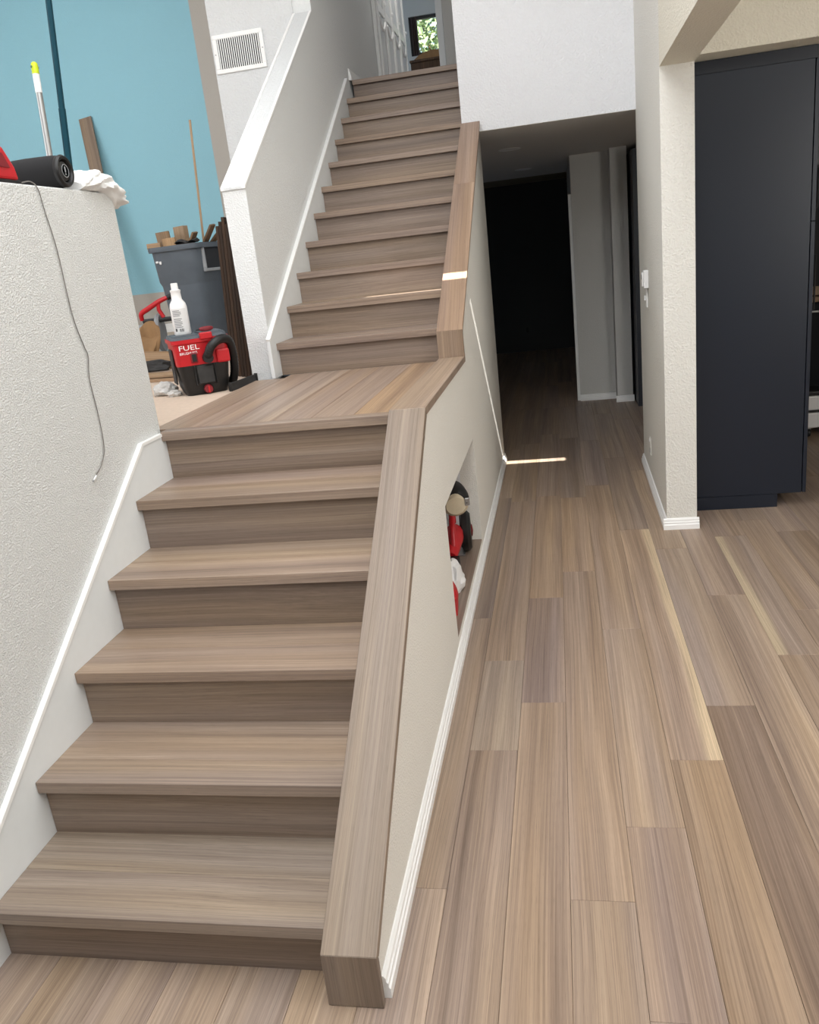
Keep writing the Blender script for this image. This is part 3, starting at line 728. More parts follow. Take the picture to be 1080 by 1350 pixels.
# --- wet/dry vacuum
th = math.radians(32); VX, VY = -0.300, 2.585
vac = thing('shop_vacuum', 'red and black cordless wet dry vacuum on the raised room floor', 'vacuum', (VX, VY, ZR), th)
def vring(wd, dp, z, r=0.035): return rrect(wd, dp, r, z)
body = MB().loft([vring(0.205, 0.215, 0.0), vring(0.232, 0.240, 0.035), vring(0.262, 0.268, 0.155)]).build('tank', M['black'], vac, smooth=True)
MB().loft([vring(0.266, 0.272, 0.1555, 0.03), vring(0.276, 0.28, 0.262, 0.03), vring(0.292, 0.296, 0.268, 0.03), vring(0.292, 0.296, 0.286, 0.03)]).build('motor_head', M['red'], vac, smooth=True)
MB().loft([vring(0.280, 0.284, 0.2865), vring(0.272, 0.276, 0.302)]).box(0.01, 0.125, -0.13, 0.10, 0.3025, 0.310).box(-0.125, -0.01, -0.13, 0.10, 0.3025, 0.306).build('lid', M['grey_plastic'], vac)
MB().box(0.0, 0.062, -0.158, -0.12, 0.278, 0.3115).build('latch', M['red'], vac, bevel=0.004)
MB().box(-0.045, 0.045, -0.140, -0.12, 0.055, 0.150).build('front_recess', M['dusty_black'], vac, bevel=0.006)
for q_ in (-0.055, 0.047): MB().box(q_, q_ + 0.008, -0.146, -0.12, 0.05, 0.152).build('recess_rib', M['black'], vac, bevel=0.003)
kn = MB().lathe([(0.0, -0.150), (0.018, -0.150), (0.022, -0.145), (0.022, -0.11), (0.0, -0.11)], (0, 0, 0.028), 20, 'y').build('drain_knob', M['dark_red'], vac, smooth=True)
MB().box(-0.004, 0.004, -0.156, -0.1505, 0.012, 0.044).build('knob_grip', M['red'], kn, bevel=0.001)
sw = MB().box(-0.062, -0.028, -0.1475, -0.13, 0.168, 0.218).build('switch_plate', M['dark_red'], vac, bevel=0.003)
MB().box(-0.056, -0.034, -0.151, -0.148, 0.174, 0.212).build('rocker_switch', M['black'], sw, bevel=0.002)
hp = [(0.022, -0.125, 0.190), (0.024, -0.165, 0.202), (0.042, -0.180, 0.240), (0.090, -0.170, 0.268), (0.140, -0.13, 0.258), (0.164, -0.07, 0.19), (0.168, -0.03, 0.11), (0.158, 0.0, 0.045), (0.15, 0.06, 0.028)]
pts = spline(hp, 10); rad = [0.021 + (0.0022 if i % 2 else 0) for i in range(len(pts))]
MB().tube(pts, rad, 12).build('hose', M['black'], vac, smooth=True)
MB().lathe([(0.0, -0.17), (0.026, -0.17), (0.028, -0.13), (0.0, -0.13)], (0.022, 0, 0.185), 16, 'y').build('hose_port', M['black'], vac, smooth=True)
MB().box(0.066, 0.134, -0.156, -0.10, 0.152, 0.222).build('battery', M['red'], vac, bevel=0.010, seg=2)
MB().box(-0.145, -0.137, -0.06, 0.05, 0.06, 0.24).build('side_panel', M['dusty_black'], vac, bevel=0.004)
mesh_text('FUEL', 0.036, 0.0006, 'lettering', M['white_lettering'], vac, (-0.115, -0.1425, 0.234), (PI/2 - 0.03, 0, 0)).scale = (1.35, 1, 1)
mesh_text('BRUSHLESS', 0.018, 0.0006, 'lettering', M['white_lettering'], vac, (-0.113, -0.1415, 0.213), (PI/2 - 0.03, 0, 0))

# --- bottle on the vacuum lid
def onvac(x, y, z):
    return (VX + x * math.cos(th) - y * math.sin(th), VY + x * math.sin(th) + y * math.cos(th), ZR + z)
bt = thing('spray_bottle', 'white plastic bottle with printed label standing on the red vacuum', 'bottle', onvac(-0.062, -0.02, 0.3068), 0.35)
bt.scale = (1.08, 1.08, 1.08)
MB().lathe([(0.0, 0), (0.036, 0), (0.040, 0.005), (0.040, 0.128), (0.036, 0.145), (0.024, 0.163), (0.0225, 0.196), (0.0245, 0.199), (0.0245, 0.206), (0.017, 0.209), (0.0, 0.209)], n=32).build('bottle_body', M['white_plastic'], bt, smooth=True)
MB().lathe([(0.0, 0.2095), (0.0165, 0.2095), (0.0160, 0.236), (0.0125, 0.238), (0.0, 0.238)], n=24).build('cap', M['white_plastic'], bt, smooth=True)
def patch(a0, a1, z0, z1, r, n=8):
    mb = MB(); rings = []
    for k in range(n + 1):
        a = a0 + (a1 - a0) * k / n
        rings.append([(r * math.sin(a), -r * math.cos(a), z0), ((r + 0.0006) * math.sin(a), -(r + 0.0006) * math.cos(a), z0), ((r + 0.0006) * math.sin(a), -(r + 0.0006) * math.cos(a), z1), (r * math.sin(a), -r * math.cos(a), z1)])
    return mb.loft(rings)
lb = patch(-0.85, 0.95, 0.012, 0.122, 0.0402).build('label', plain('label_paper', sr(222, 222, 222), 0.6), bt)
for k in range(11):
    if k in (4,): continue
    z = 0.114 - k * 0.0075
    patch(-0.72, 0.25 if k % 3 else 0.1, z - 0.003, z, 0.0410, 5).build('label_text', M['ink'], lb)
for k, a in enumerate((-0.22, -0.12, -0.05, 0.06, 0.13, 0.22)):
    patch(a, a + (0.06 if k % 2 else 0.035), 0.016, 0.030, 0.0410, 1).build('barcode', M['ink_dark'], lb)
patch(-0.72, -0.5, 0.018, 0.032, 0.0410, 2).build('label_mark', M['ink_dark'], lb)

# --- small red tool on the lid
tl_ = thing('utility_knife', 'small red hand tool lying beside the white bottle on vacuum', 'hand tool', onvac(0.052, -0.055, 0.3115), th + 0.25)
MB().loft([rrect(0.014, 0.016, 0.004, 0, cx=0), ] and [[(x, y, z) for (y, z, _) in rrect(0.020 * sc_, 0.022 * sc_, 0.006 * sc_, 0, cy=0.012)] for x, sc_ in ((-0.038, 0.6), (-0.025, 0.95), (0.0, 1.1), (0.022, 1.0), (0.036, 0.6))]).build('handle', M['dark_red'], tl_, smooth=True)
MB().box(-0.055, -0.036, -0.004, 0.004, 0.006, 0.014).build('blade_holder', M['dusty_black'], tl_, bevel=0.001)

# --- trash can
tc_ = math.radians(-9); CX, CY = -1.11, 4.50
can = thing('trash_can', 'tall grey square trash can full of wood offcuts behind the vacuum', 'trash can', (CX, CY, ZR), tc_)
def cring(wd, dp, z, r=0.06): return rrect(wd, dp, r, z, 6)
MB().loft([cring(0.32, 0.30, 0.0), cring(0.345, 0.325, 0.52), cring(0.385, 0.36, 0.575), cring(0.41, 0.385, 0.80), cring(0.39, 0.365, 0.80), cring(0.31, 0.29, 0.06)]).build('can_body', M['grey_plastic'], can, smooth=True)
MB().loft([cring(0.412, 0.387, 0.785), cring(0.44, 0.415, 0.785), cring(0.445, 0.42, 0.803), cring(0.44, 0.415, 0.82), cring(0.40, 0.375, 0.82), cring(0.40, 0.375, 0.785)], cap=False).build('rim', M['grey_plastic'], can, smooth=True)
# handle recess on the right-hand face
hf = MB().box(0.190, 0.218, -0.135, -0.115, 0.64, 0.785).box(0.190, 0.218, 0.115, 0.135, 0.64, 0.785).box(0.190, 0.218, -0.135, 0.135, 0.618, 0.64).build('handle_frame', M['grey_light'], can, bevel=0.004)
MB().box(0.190, 0.206, -0.114, 0.114, 0.641, 0.784).build('handle_recess', M['vent_dark'], can)
MB().box(-0.155, -0.135, -0.1985, -0.18, 0.71, 0.725).box(-0.125, -0.11, -0.1985, -0.18, 0.70, 0.722).build('paint_splash', M['white_plastic'], can, bevel=0.003)
def oncan(x, y, z):
    return (CX + x * math.cos(tc_) - y * math.sin(tc_), CY + x * math.sin(tc_) + y * math.cos(tc_), ZR + z)
def stick(name, label, cat, base, top, wd, tk, mat, tone, group=None, roll=0.0):
    """a board from base point to top point"""
    b0, t0 = Vector(base), Vector(top); d = t0 - b0; Lh = d.length
    root = MB().box(-wd/2, wd/2, 0, Lh, -tk/2, tk/2).build(name, mat, bevel=min(0.0012, tk * 0.2))
    yv = d.normalized(); ref = Vector((0, -1, 0)) if abs(yv.y) < 0.9 else Vector((0, 0, 1))
    zv = (ref - yv * ref.dot(yv)).normalized(); xv = yv.cross(zv)
    R = Matrix((xv, yv, zv)).transposed().to_4x4() @ Matrix.Rotation(roll, 4, 'Y')
    root.matrix_world = Matrix.Translation(b0) @ R
    root.color = (*tone, 1)
    return tag(root, label, cat, group)
G = 'offcuts in the trash can'
stick('wood_offcut', 'upright wood offcut block at left of the trash can top', 'wood offcut', oncan(-0.085, -0.09, 0.45), oncan(-0.125, -0.09, 0.925), 0.095, 0.045, M['raw_wood'], (0.62, 0.55, 0.48), G, roll=0.3)
stick('wood_offcut', 'paler offcut block just right of the leftmost one in trash can', 'wood offcut', oncan(-0.035, 0.02, 0.45), oncan(-0.045, 0.03, 0.955), 0.100, 0.05, M['raw_wood'], (0.80, 0.75, 0.70), G, roll=-0.35)
stick('wood_offcut', 'short light offcut in front of the two upright offcut blocks', 'wood offcut', oncan(-0.03, -0.150, 0.55), oncan(-0.040, -0.150, 0.875), 0.10, 0.022, M['raw_wood'], (0.92, 0.80, 0.66), G)
stick('wood_offcut', 'flat offcut lying along the left rim of the trash can', 'wood offcut', oncan(-0.215, -0.175, 0.832), oncan(-0.10, -0.175, 0.832), 0.04, 0.016, M['raw_wood'], (0.85, 0.75, 0.65), G)
for k, (x, zb, tp_, zz, tone, lab) in enumerate(((0.0, 0.66, 0.15, 0.895, (0.50, 0.42, 0.35), 'leftmost dark board of three slanting out of the trash can right side'), (0.045, 0.66, 0.25, 0.935, (0.45, 0.36, 0.30), 'middle dark board of three slanting out of the trash can right side'), (0.045, 0.715, 0.37, 0.99, (0.55, 0.45, 0.36), 'longest dark board slanting right out of the trash can to the wall'))):
    stick('flooring_offcut', lab, 'wood offcut', oncan(x, -0.092 + 0.091 * k, zb), oncan(tp_, -0.092 + 0.091 * k, zz), 0.080, 0.014, M['raw_wood'], tone, G, roll=PI/2)
mb = MB()
gr = [[(0.03 + 0.18 * t, -0.20 + 0.02 * math.sin(t * 5), 0.833 + 0.008 * math.sin(t * 9)) , (0.03 + 0.18 * t, -0.17, 0.845 + 0.012 * math.sin(t * 7)), (0.03 + 0.18 * t, -0.14, 0.835 + 0.012 * math.cos(t * 8)), (0.03 + 0.18 * t, -0.17, 0.8225)] for t in [i / 10 for i in range(11)]]
o = mb.loft(gr).build('plastic_bag', M['black'], smooth=True); o.location = (CX, CY, ZR); o.rotation_euler = (0, 0, tc_)
tag(o, 'black plastic bag crumpled over the right rim of trash can', 'bag')
# thin ruler stick standing in the can
stick('wooden_stick', 'thin speckled wooden stick standing in the trash can against blue', 'stick', oncan(0.035, 0.148, 0.5), (-0.965, 4.62, 2.79), 0.018, 0.006, M['raw_wood'], (1.1, 1.05, 1.0), roll=-0.3)

# --- dark boards leaning on the left face of the stair wall
bl = ['outermost dark board leaning beside the trash can', 'second dark board from the trash can leaning on the stair wall',
      'third dark board from the trash can leaning on the stair wall', 'fourth dark board from the trash can, before the stair wall',
      'third dark board counted from the left face of stair wall', 'second dark board counted from the left face of stair wall',
      'innermost dark board leaning against the left face of stair wall']
for k in range(7):
    xb = -0.345 + 0.029 * k
    y = 3.20 - 0.026 * k; hb = 0.84 + 0.02 * (k % 3)
    o = MB().box(-0.0085, 0.0085, -0.085, 0.085, 0, hb).build('leaning_board', M['dark_wood'], bevel=0.001)
    o.rotation_euler = (0, 0.060, 0); o.location = (xb, y, ZR + 0.002)
    v = (0.62, 0.45, 0.7, 0.5, 0.42, 0.6, 0.4)[k]; o.color = (v, v * 0.95, v * 0.9, 1)
    tag(o, bl[k], 'board', 'dark boards leaning beside the trash can')

# --- dusty spirit level lying along the edge of the landing
p0, p1 = Vector((-0.118, 2.50, 0)), Vector((-0.088, 2.785, 0)); d = p1 - p0
lv = thing('spirit_level', 'dusty black metal bar lying along the wood landing edge', 'metal bar', ((p0.x+p1.x)/2, (p0.y+p1.y)/2, ZR), math.atan2(d.y, d.x))
Lh = d.length / 2
MB().box(-Lh, Lh, -0.006, 0.006, 0.0, 0.008).box(-Lh, Lh, -0.004, 0.004, 0.008, 0.034).box(-Lh, Lh, -0.006, 0.006, 0.034, 0.042).build('bar', M['dusty_black'], lv, bevel=0.001)
MB().box(-Lh - 0.012, -Lh + 0.0, -0.010, 0.010, 0, 0.046).build('end_cap', M['black'], lv, bevel=0.003)
MB().box(Lh - 0.0, Lh + 0.012, -0.010, 0.010, 0, 0.046).build('end_cap', M['black'], lv, bevel=0.003)

# --- crumpled paper
def crumple(name, mat, label, cat, loc, sx, sy, sz, seed, subdiv=3, amp=0.45, rotz=0):
    bm = bmesh.new(); bmesh.ops.create_icosphere(bm, subdivisions=subdiv, radius=1.0)
    for v in bm.verts:
        p = v.co * 1.7 + Vector((seed, seed * 0.3, 0))
        k = 1 + amp * (mnoise.noise(p) + 0.5 * abs(mnoise.noise(p * 2.3)))
        v.co = Vector((v.co.x * sx * k, v.co.y * sy * k, max(0, (v.co.z * k + 0.55)) * sz))
    me = bpy.data.meshes.new(name); bm.to_mesh(me); bm.free(); me.materials.append(mat)
    o = bpy.data.objects.new(name, me); COL.objects.link(o); o.location = loc; o.rotation_euler = (0, 0, rotz)
    return tag(o, label, cat)
crumple('crumpled_paper', M['paper'], 'crumpled grey paper rag on bare floor left of the vacuum', 'paper', (-0.530, 2.585, ZR), 0.062, 0.055, 0.042, 3.1)
crumple('crumpled_paper', M['paper'], 'smaller crumpled scrap between the grey rag and the vacuum', 'paper', (-0.437, 2.50, ZR), 0.036, 0.03, 0.02, 8.7)

# --- mitre saw behind the can, half hidden
ms = thing('mitre_saw', 'red and grey mitre saw with tan dust bag behind the vacuum', 'saw', (-1.20, 3.95, ZR), 0.25)
MB().box(-0.26, 0.26, -0.14, 0.20, 0.045, 0.085).box(-0.24, -0.20, -0.14, 0.2, 0, 0.045).box(0.20, 0.24, -0.14, 0.2, 0, 0.045).build('saw_base', M['dusty_black'], ms, bevel=0.006)
MB().lathe([(0.0, -0.02), (0.13, -0.02), (0.15, -0.01), (0.15, 0.01), (0.13, 0.02), (0, 0.02)], (0.03, 0.07, 0.09), 28, 'z').build('turntable', M['metal'], ms, smooth=True)
MB().lathe([(0.0, -0.015), (0.125, -0.015), (0.135, 0.0), (0.125, 0.015), (0.0, 0.015)], (0.02, 0.04, 0.24), 28, 'x').build('blade_guard', M['grey_light'], ms, smooth=True)
MB().lathe([(0.0, -0.16), (0.045, -0.16), (0.06, -0.13), (0.06, 0.0), (0.0, 0.0)], (0.0, 0.04, 0.25), 20, 'x').build('motor_housing', M['grey_light'], ms, smooth=True)
MB().lathe([(0.0, 0.0), (0.05, 0.0), (0.052, 0.03), (0.0, 0.03)], (-0.19, 0.04, 0.25), 20, 'x').build('motor_cap', M['black'], ms, smooth=True)
MB().box(-0.08, 0.16, -0.02, 0.06, 0.315, 0.345).build('arm_cover', M['black'], ms, bevel=0.01, seg=2)
hd = spline([(-0.08, -0.01, 0.34), (-0.075, -0.02, 0.385), (-0.02, -0.02, 0.415), (0.06, -0.01, 0.455), (0.12, 0.0, 0.475)], 6)
MB().tube(hd, [0.014 + 0.004 * math.sin(PI * i / (len(hd)-1)) for i in range(len(hd))], 10).build('handle', M['red'], ms, smooth=True)
MB().tube([(0.05, -0.01, 0.445), (0.045, -0.01, 0.40), (0.07, -0.01, 0.345)], 0.014, 10).build('handle_strut', M['red'], ms, smooth=True)
MB().tube([(0.115, 0.0, 0.472), (0.19, 0.01, 0.50)], 0.019, 10).build('handle_grip', M['black'], ms, smooth=True)
rings = []
bagp = spline([(-0.02, -0.06, 0.29), (-0.03, -0.11, 0.265), (-0.04, -0.165, 0.21), (-0.05, -0.19, 0.14), (-0.05, -0.195, 0.085)], 6)
nb = len(bagp)
for i, p in enumerate(bagp):
    t = i / (nb - 1); r = 0.022 + 0.062 * math.sin(PI * min(0.93, 0.08 + 0.75 * t)) ** 0.8
    if t > 0.85: r *= 1 - 2.6 * (t - 0.85)
    rings.append([(p.x + r * (1 + 0.10 * math.sin(7 * a + 3 * t)) * math.cos(a), p.y + r * 0.9 * (1 + 0.10 * math.sin(7 * a + 3 * t)) * math.sin(a) * (0.4 + 0.6 * t), p.z + r * math.sin(a) * (1 - t)) for a in [2 * PI * k / 42 for k in range(42)]])
MB().loft(rings).build('dust_bag', M['tan_cloth'], ms, smooth=True)
# planks and dark rubbish in front of the saw
stick('flooring_plank', 'tan plank lying slanted in front of the saw on the left', 'plank', (-1.60, 3.66, ZR + 0.13), (-0.70, 3.52, ZR + 0.075), 0.14, 0.018, M['raw_wood'], (0.72, 0.62, 0.52), roll=-0.9)
stick('flooring_plank', 'upper pale plank of two lying flat near the low wall end', 'plank', (-1.55, 3.40, ZR + 0.030), (-0.62, 3.22, ZR + 0.030), 0.13, 0.016, M['raw_wood'], (0.84, 0.76, 0.68), roll=-PI/2)
stick('flooring_plank', 'lower pale plank of two lying flat near the low wall end', 'plank', (-1.50, 3.36, ZR + 0.0095), (-0.66, 3.18, ZR + 0.0095), 0.13, 0.016, M['raw_wood'], (0.70, 0.60, 0.50), roll=-PI/2)
crumple('work_gloves', M['dusty_black'], 'dusty black bundle between the flat planks and the slanted plank', 'bundle', (-1.02, 3.43, ZR + 0.039), 0.13, 0.045, 0.05, 5.5)

# --- poles and board on the blue side
bp = Vector((-0.505, 1.82, ZR)); tp = Vector((-0.462, 1.9, 2.60)); d = (tp - bp); Lb = d.length
br = thing('broom_handle', 'grey broom handle with lime green tip behind the low wall', 'broom', bp, rot=d.to_track_quat('Z', 'Y').to_euler())
MB().lathe([(0.0, 0.10), (0.0125, 0.10), (0.0125, Lb - 0.115), (0.0, Lb - 0.115)], n=16).build('pole', M['metal'], br, smooth=True)
MB().lathe([(0.0, Lb - 0.1145), (0.0135, Lb - 0.1145), (0.0135, Lb - 0.045), (0, Lb - 0.045)], n=16).build('sleeve', M['white_plastic'], br, smooth=True)
tpz = MB().lathe([(0.0, Lb - 0.0445), (0.0142, Lb - 0.0445), (0.0142, Lb - 0.018), (0.012, Lb - 0.006), (0.006, Lb - 0.0005), (0.0, Lb)], n=18).build('tip', M['lime'], br, smooth=True)
MB().lathe([(0.0, -0.0155), (0.005, -0.0155), (0.005, 0.0155), (0.0, 0.0155)], (0, 0, Lb - 0.02), 12, 'y').build('hanging_hole', M['green_print'], tpz)
MB().box(-0.13, 0.13, -0.03, 0.03, 0.055, 0.11).build('broom_head', M['teal'], br, bevel=0.008)
mb = MB()
for k in range(36):
    x = -0.122 + 0.0488 * (k % 6); y = -0.024 + 0.0096 * (k // 6)
    mb.box(x - 0.008, x + 0.008, y - 0.003, y + 0.003, 0.0, 0.055)
o = mb.build('bristles', M['black'], br); o['kind'] = 'stuff'
bp = Vector((-0.535, 1.92, ZR)); tp = Vector((-0.33, 1.9, 2.95)); 
tp = bp + (Vector((-0.345, 1.905, 2.80)) - bp) * 1.35; d = tp - bp; Lb = d.length
pl = thing('extension_pole', 'tall dark teal pole rising behind the black speaker', 'pole', bp, rot=d.to_track_quat('Z', 'Y').to_euler())
MB().lathe([(0.0, 0.02), (0.014, 0.02), (0.014, 1.3), (0.0, 1.3)], n=6).build('outer_tube', M['teal'], pl)
MB().lathe([(0.0, 1.3005), (0.0122, 1.3005), (0.0122, Lb), (0.0, Lb)], n=6).build('inner_tube', M['teal'], pl)
MB().lathe([(0.0, 0.0), (0.016, 0.0), (0.016, 0.0195), (0.0, 0.0195)], n=12).build('rubber_foot', M['black'], pl)
stick('leaning_plank', 'long brown plank leaning against the blue wall', 'plank', (-3.33, 7.55, ZR + 0.02), (-3.62, 8.03, 3.585), 0.155, 0.018, M['cap_wood'], (0.92, 0.86, 0.78), roll=0.0)

# ------------------------------------------------------------------ on the low plaster wall
spk = thing('barrel_speaker', 'black fabric barrel speaker lying on top of the low wall', 'speaker', (-0.02, 1.19, WT + 0.0545), 0)
spk.scale = (1.12, 1.12, 1.12)
rings = []
for x, r in ((-0.225, 0.036), (-0.215, 0.043), (-0.19, 0.0465), (-0.11, 0.048), (-0.03, 0.0465), (-0.008, 0.044)):
    rings.append([(x, r * 1.0 * math.cos(a), r * math.sin(a)) for a in [2 * PI * k / 32 for k in range(32)]])
MB().loft(rings).build('speaker_body', M['black_rough'], spk, smooth=True)
ring = MB()
pr_ = [(0.044, -0.0078), (0.0455, 0.002), (0.041, 0.008), (0.034, 0.007), (0.030, 0.0), (0.030, -0.0078)]
ring.lathe(pr_, n=32, axis='x').build('end_ring', M['black'], spk, smooth=True)
rad_ = MB().lathe([(0.0, -0.006), (0.0285, -0.006), (0.027, 0.0005), (0.021, 0.003), (0.0, 0.004)], n=28, axis='x').build('radiator', M['dusty_black'], spk, smooth=True)
mb = MB()
mb.lathe([(0.0165, 0.0046), (0.0185, 0.0046), (0.0185, 0.0056), (0.0165, 0.0056), (0.0165, 0.0046)], n=24, axis='x')
mb.box(0.0046, 0.0056, -0.003, 0.003, -0.004, 0.012).box(0.0046, 0.0056, -0.003, 0.003, -0.011, -0.007)
mb.build('emblem', M['grey_light'], rad_)
MB().box(-0.15, -0.09, -0.020, 0.016, -0.0484, -0.042).build('rubber_foot', M['black'], spk, bevel=0.002)

rt = thing('radio_charger', 'red power tool battery charger cut by the left photo edge', 'charger', (-0.075, 0.865, WT))
MB().prism('x', [(-0.12, 0.012), (0.085, 0.012), (0.075, 0.05), (0.035, 0.105), (-0.12, 0.115)], -0.05, 0.045).build('shell', M['red'], rt, bevel=0.008, seg=2)
MB().box(-0.052, 0.047, -0.12, 0.088, 0.0, 0.0115).build('base', M['black'], rt, bevel=0.002)
MB().prism('x', [(-0.05, 0.045), (0.045, 0.045), (0.02, 0.085), (-0.05, 0.09)], 0.0455, 0.049).build('side_panel', M['dark_red'], rt, bevel=0.001)

cb = thing('charging_cable', 'thin white cable hanging down the coarse white wall', 'cable', (0, 0, 0))
cp = [(-0.03, 0.955, WT + 0.006), (-0.022, 0.99, WT + 0.010), (-0.0115, 1.004, WT - 0.012), (-0.0115, 1.014, 1.95), (-0.0115, 1.033, 1.833), (-0.0115, 1.036, 1.629), (-0.0115, 1.062, 1.526), (-0.0115, 1.074, 1.487), (-0.0115, 1.052, 1.413), (-0.0115, 1.056, 1.281), (-0.0115, 1.046, 1.176), (-0.0115, 1.009, 1.126), (-0.0115, 0.962, 1.100)]
MB().tube(spline(cp, 6), 0.0018, 6).build('cord', plain('cable_grey', sr(112, 108, 104), 0.5), cb, smooth=True)
MB().tube([(-0.0110, 0.960, 1.0985), (-0.0110, 0.940, 1.088)], 0.0035, 10).build('plug', M['white_plastic'], cb, smooth=True)
MB().tube([(-0.0110, 0.9395, 1.0877), (-0.0110, 0.935, 1.0853)], 0.0025, 8).build('plug_tip', M['metal'], cb, smooth=True)

# towel draped over the end of the wall
mb = MB(); rings = []
NU = 60
for i in range(NU):
    t = i / (NU - 1); y = 1.265 + 0.275 * t
    zc = WT + 0.012 + 0.020 * math.sin(PI * min(1, t * 1.2)) - (0.10 * max(0, t - 0.62) ** 1.15)
    ht = 0.008 + 0.038 * (math.sin(PI * (0.10 + 0.70 * t)) ** 0.9)
    wd_ = 0.040 + 0.050 * (math.sin(PI * (0.1 + 0.70 * t)) ** 0.7)
    ring = []
    for k in range(48):
        a = 2 * PI * k / 48
        ca, sa = math.cos(a), math.sin(a)
        fold = 0.16 * math.sin(5 * a + 9 * t + 2.0 * mnoise.noise(Vector((y * 14, 0, 0)))) + 0.10 * math.sin(9 * a - 14 * t)
        q_ = 1 + 0.32 * fold * (0.5 + t) + 0.16 * mnoise.noise(Vector((y * 30, ca * 2.2, sa * 2.2 + 3))) + 0.06 * mnoise.noise(Vector((y * 160, ca * 12, sa * 12)))
        z = zc + ht * sa * q_
        if y < 1.40: z = max(z, WT + 0.001)
        elif y < 1.485: z = max(z, WT - 0.046 + 0.04 * (1.485 - y) / 0.085)
        ring.append((-0.070 + wd_ * ca * q_, y, z))
    rings.append(ring)
o = mb.loft(rings).build('hand_towel', M['towel'], smooth=True)
tag(o, 'bunched white terry towel draped over the end of the low wall', 'towel')

# ------------------------------------------------------------------ switch, sensor and cover plate on the right pillar wall
def pillar_x(y): return xr0 + (XRB - xr0) * (y - yr0) / (YW + 0.04 - yr0)
ang = math.atan2(XRB - xr0, YW + 0.04 - yr0)
th_ = thing('thermostat', 'white thermostat box on the pillar wall beside the passage', 'thermostat', (pillar_x(4.10) - 0.001, 4.10, 1.385), -ang)
MB().box(-0.030, 0, -0.045, 0.045, -0.055, 0.055).build('case', M['white_plastic'], th_, bevel=0.004, seg=2)
MB().box(-0.040, -0.0305, -0.030, 0.030, -0.045, 0.045).build('front_cover', M['trim'], th_, bevel=0.003)
MB().box(-0.0415, -0.0405, -0.018, 0.018, 0.0, 0.03).build('display', M['grey_light'], th_)
sw_ = thing('light_switch', 'narrow white switch plate just below the thermostat', 'switch', (pillar_x(4.16) - 0.001, 4.16, 1.262), -ang)
MB().box(-0.010, 0, -0.036, 0.036, -0.058, 0.058).build('cover_plate', M['trim'], sw_, bevel=0.003)
MB().box(-0.022, -0.0105, -0.008, 0.008, -0.014, 0.018).build('toggle', M['white_plastic'], sw_, bevel=0.002)
ol2 = thing('wall_outlet', 'white outlet plate low on the pillar wall near its baseboard', 'outlet', (pillar_x(4.15) - 0.001, 4.15, 0.275), -ang)
MB().box(-0.007, 0, -0.036, 0.036, -0.058, 0.058).build('cover_plate', M['wall_stair'], ol2, bevel=0.002)
MB().box(-0.012, -0.0075, -0.012, 0.012, 0.032, 0.054).build('plug_cover', M['white_plastic'], ol2, bevel=0.002)
MB().box(-0.0085, -0.0075, -0.014, 0.014, -0.045, -0.010).build('socket', M['grey_light'], ol2)

# ------------------------------------------------------------------ tools lying in the niche
nt_ = thing('power_tool', 'red and black power tool lying in the niche under the stairs', 'power tool', (0.945, 2.615, NZ0 + 0.0006), 0.1)
MB().tube(spline([(-0.02, -0.20, 0.09), (-0.01, -0.10, 0.12), (0.0, 0.0, 0.135), (0.0, 0.06, 0.15)], 6), [0.03, 0.034, 0.038, 0.042, 0.045, 0.047, 0.048, 0.05, 0.051, 0.052, 0.052, 0.052, 0.052, 0.05, 0.05, 0.048, 0.046, 0.042, 0.036], 14).build('motor_body', M['red'], nt_, smooth=True)
MB().tube(spline([(0.0, -0.16, 0.13), (0.0, -0.10, 0.225), (0.0, 0.0, 0.265), (0.0, 0.05, 0.235), (0.0, 0.06, 0.19)], 6), 0.017, 10).build('handle', M['red'], nt_, smooth=True)
MB().lathe([(0.0, -0.028), (0.09, -0.028), (0.112, -0.016), (0.114, 0.012), (0.095, 0.03), (0.05, 0.032), (0.046, 0.02), (0.0, 0.02)], (0.060, 0.13, 0.115), 30, 'x').build('guard_dome', M['black'], nt_, smooth=True)
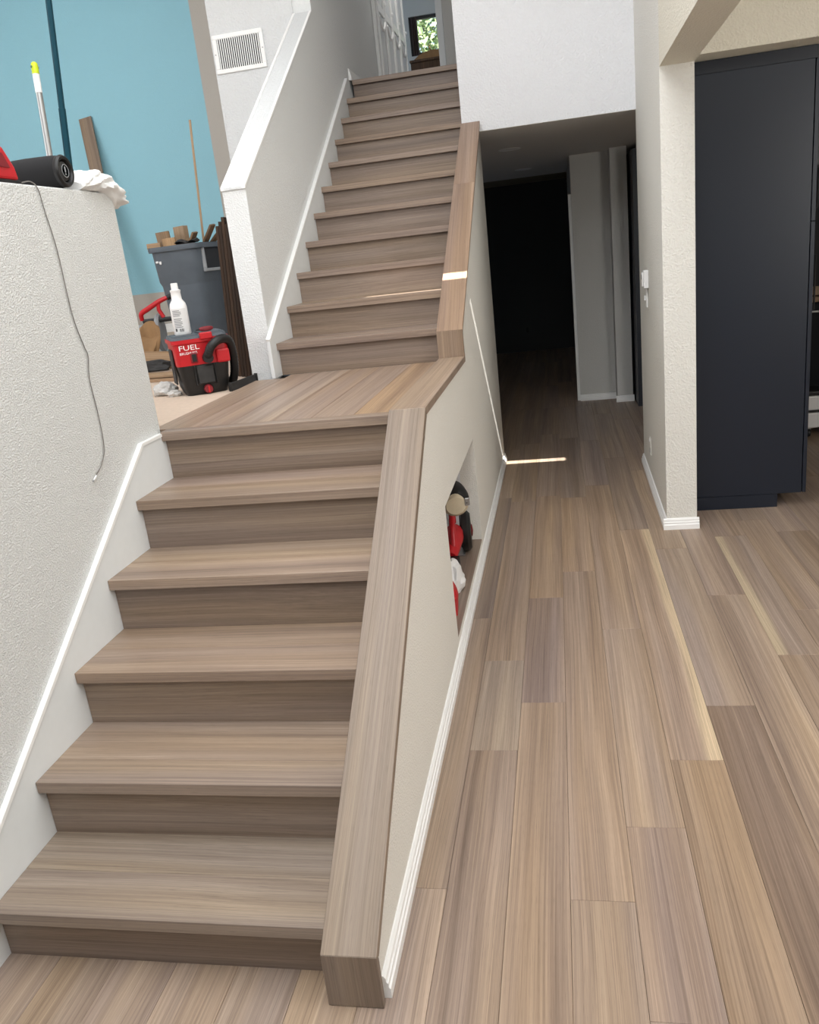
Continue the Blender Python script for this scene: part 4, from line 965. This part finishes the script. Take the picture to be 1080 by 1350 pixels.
MB().lathe([(0.0, 0.0), (0.03, 0.0), (0.034, 0.016), (0.0, 0.022)], (0.081, 0.13, 0.115), 18, 'x').build('hub', M['dark_red'], nt_, smooth=True)
MB().box(-0.05, 0.03, -0.30, -0.20, 0.0, 0.10).build('battery', M['black'], nt_, bevel=0.012, seg=2)
MB().box(-0.04, 0.05, 0.04, 0.26, 0.0, 0.006).build('shoe_plate', M['metal'], nt_, bevel=0.002)
kp = thing('knee_pad', 'beige padded roll with black strap on top of the red tool', 'pad', (0.975, 2.50, NZ0 + 0.375), 0.25)
rings = []
for y, r in ((-0.12, 0.05), (-0.10, 0.066), (-0.03, 0.074), (0.05, 0.072), (0.085, 0.060), (0.095, 0.045)):
    rings.append([(r * math.cos(a), y, r * 0.9 * math.sin(a)) for a in [2 * PI * k / 20 for k in range(20)]])
MB().loft(rings).build('pad_body', M['beige_cloth'], kp, smooth=True)
rings = []
for y, r in ((-0.13, 0.058), (-0.09, 0.074), (-0.02, 0.082), (0.055, 0.080)):
    rings.append([(r * math.cos(a), y + 0.03 * math.sin(a), 0.006 + r * 0.96 * math.sin(a)) for a in [PI * (0.02 + 0.96 * k / 14) for k in range(15)]] +
                 [((r - 0.006) * math.cos(a), y + 0.03 * math.sin(a), 0.006 + (r - 0.006) * 0.96 * math.sin(a)) for a in [PI * (0.98 - 0.96 * k / 14) for k in range(15)]])
MB().loft(rings).build('shell', M['black'], kp, smooth=True)
MB().box(0.045, 0.070, -0.126, -0.118, -0.004, 0.035).build('buckle', M['metal'], kp, bevel=0.003)
o = crumple('plastic_bag', M['white_plastic'], 'crumpled white printed bag in the niche beside red pouch', 'bag', (0.985, 2.20, NZ0 + 0.0006), 0.050, 0.095, 0.095, 12.3, 3, 0.40)
pr2 = MB().box(0.0, 0.004, -0.05, 0.02, 0.07, 0.11); 
bpr = pr2.build('print_patch', M['green_print'], o, bevel=0.001, loc=(0.046, 0.02, 0.01), rot=(0.3, -0.5, 0.1))
o = crumple('tool_pouch', M['red'], 'soft red pouch at the near end of the niche', 'pouch', (1.00, 1.93, NZ0 + 0.0006), 0.036, 0.085, 0.105, 20.4, 3, 0.30)
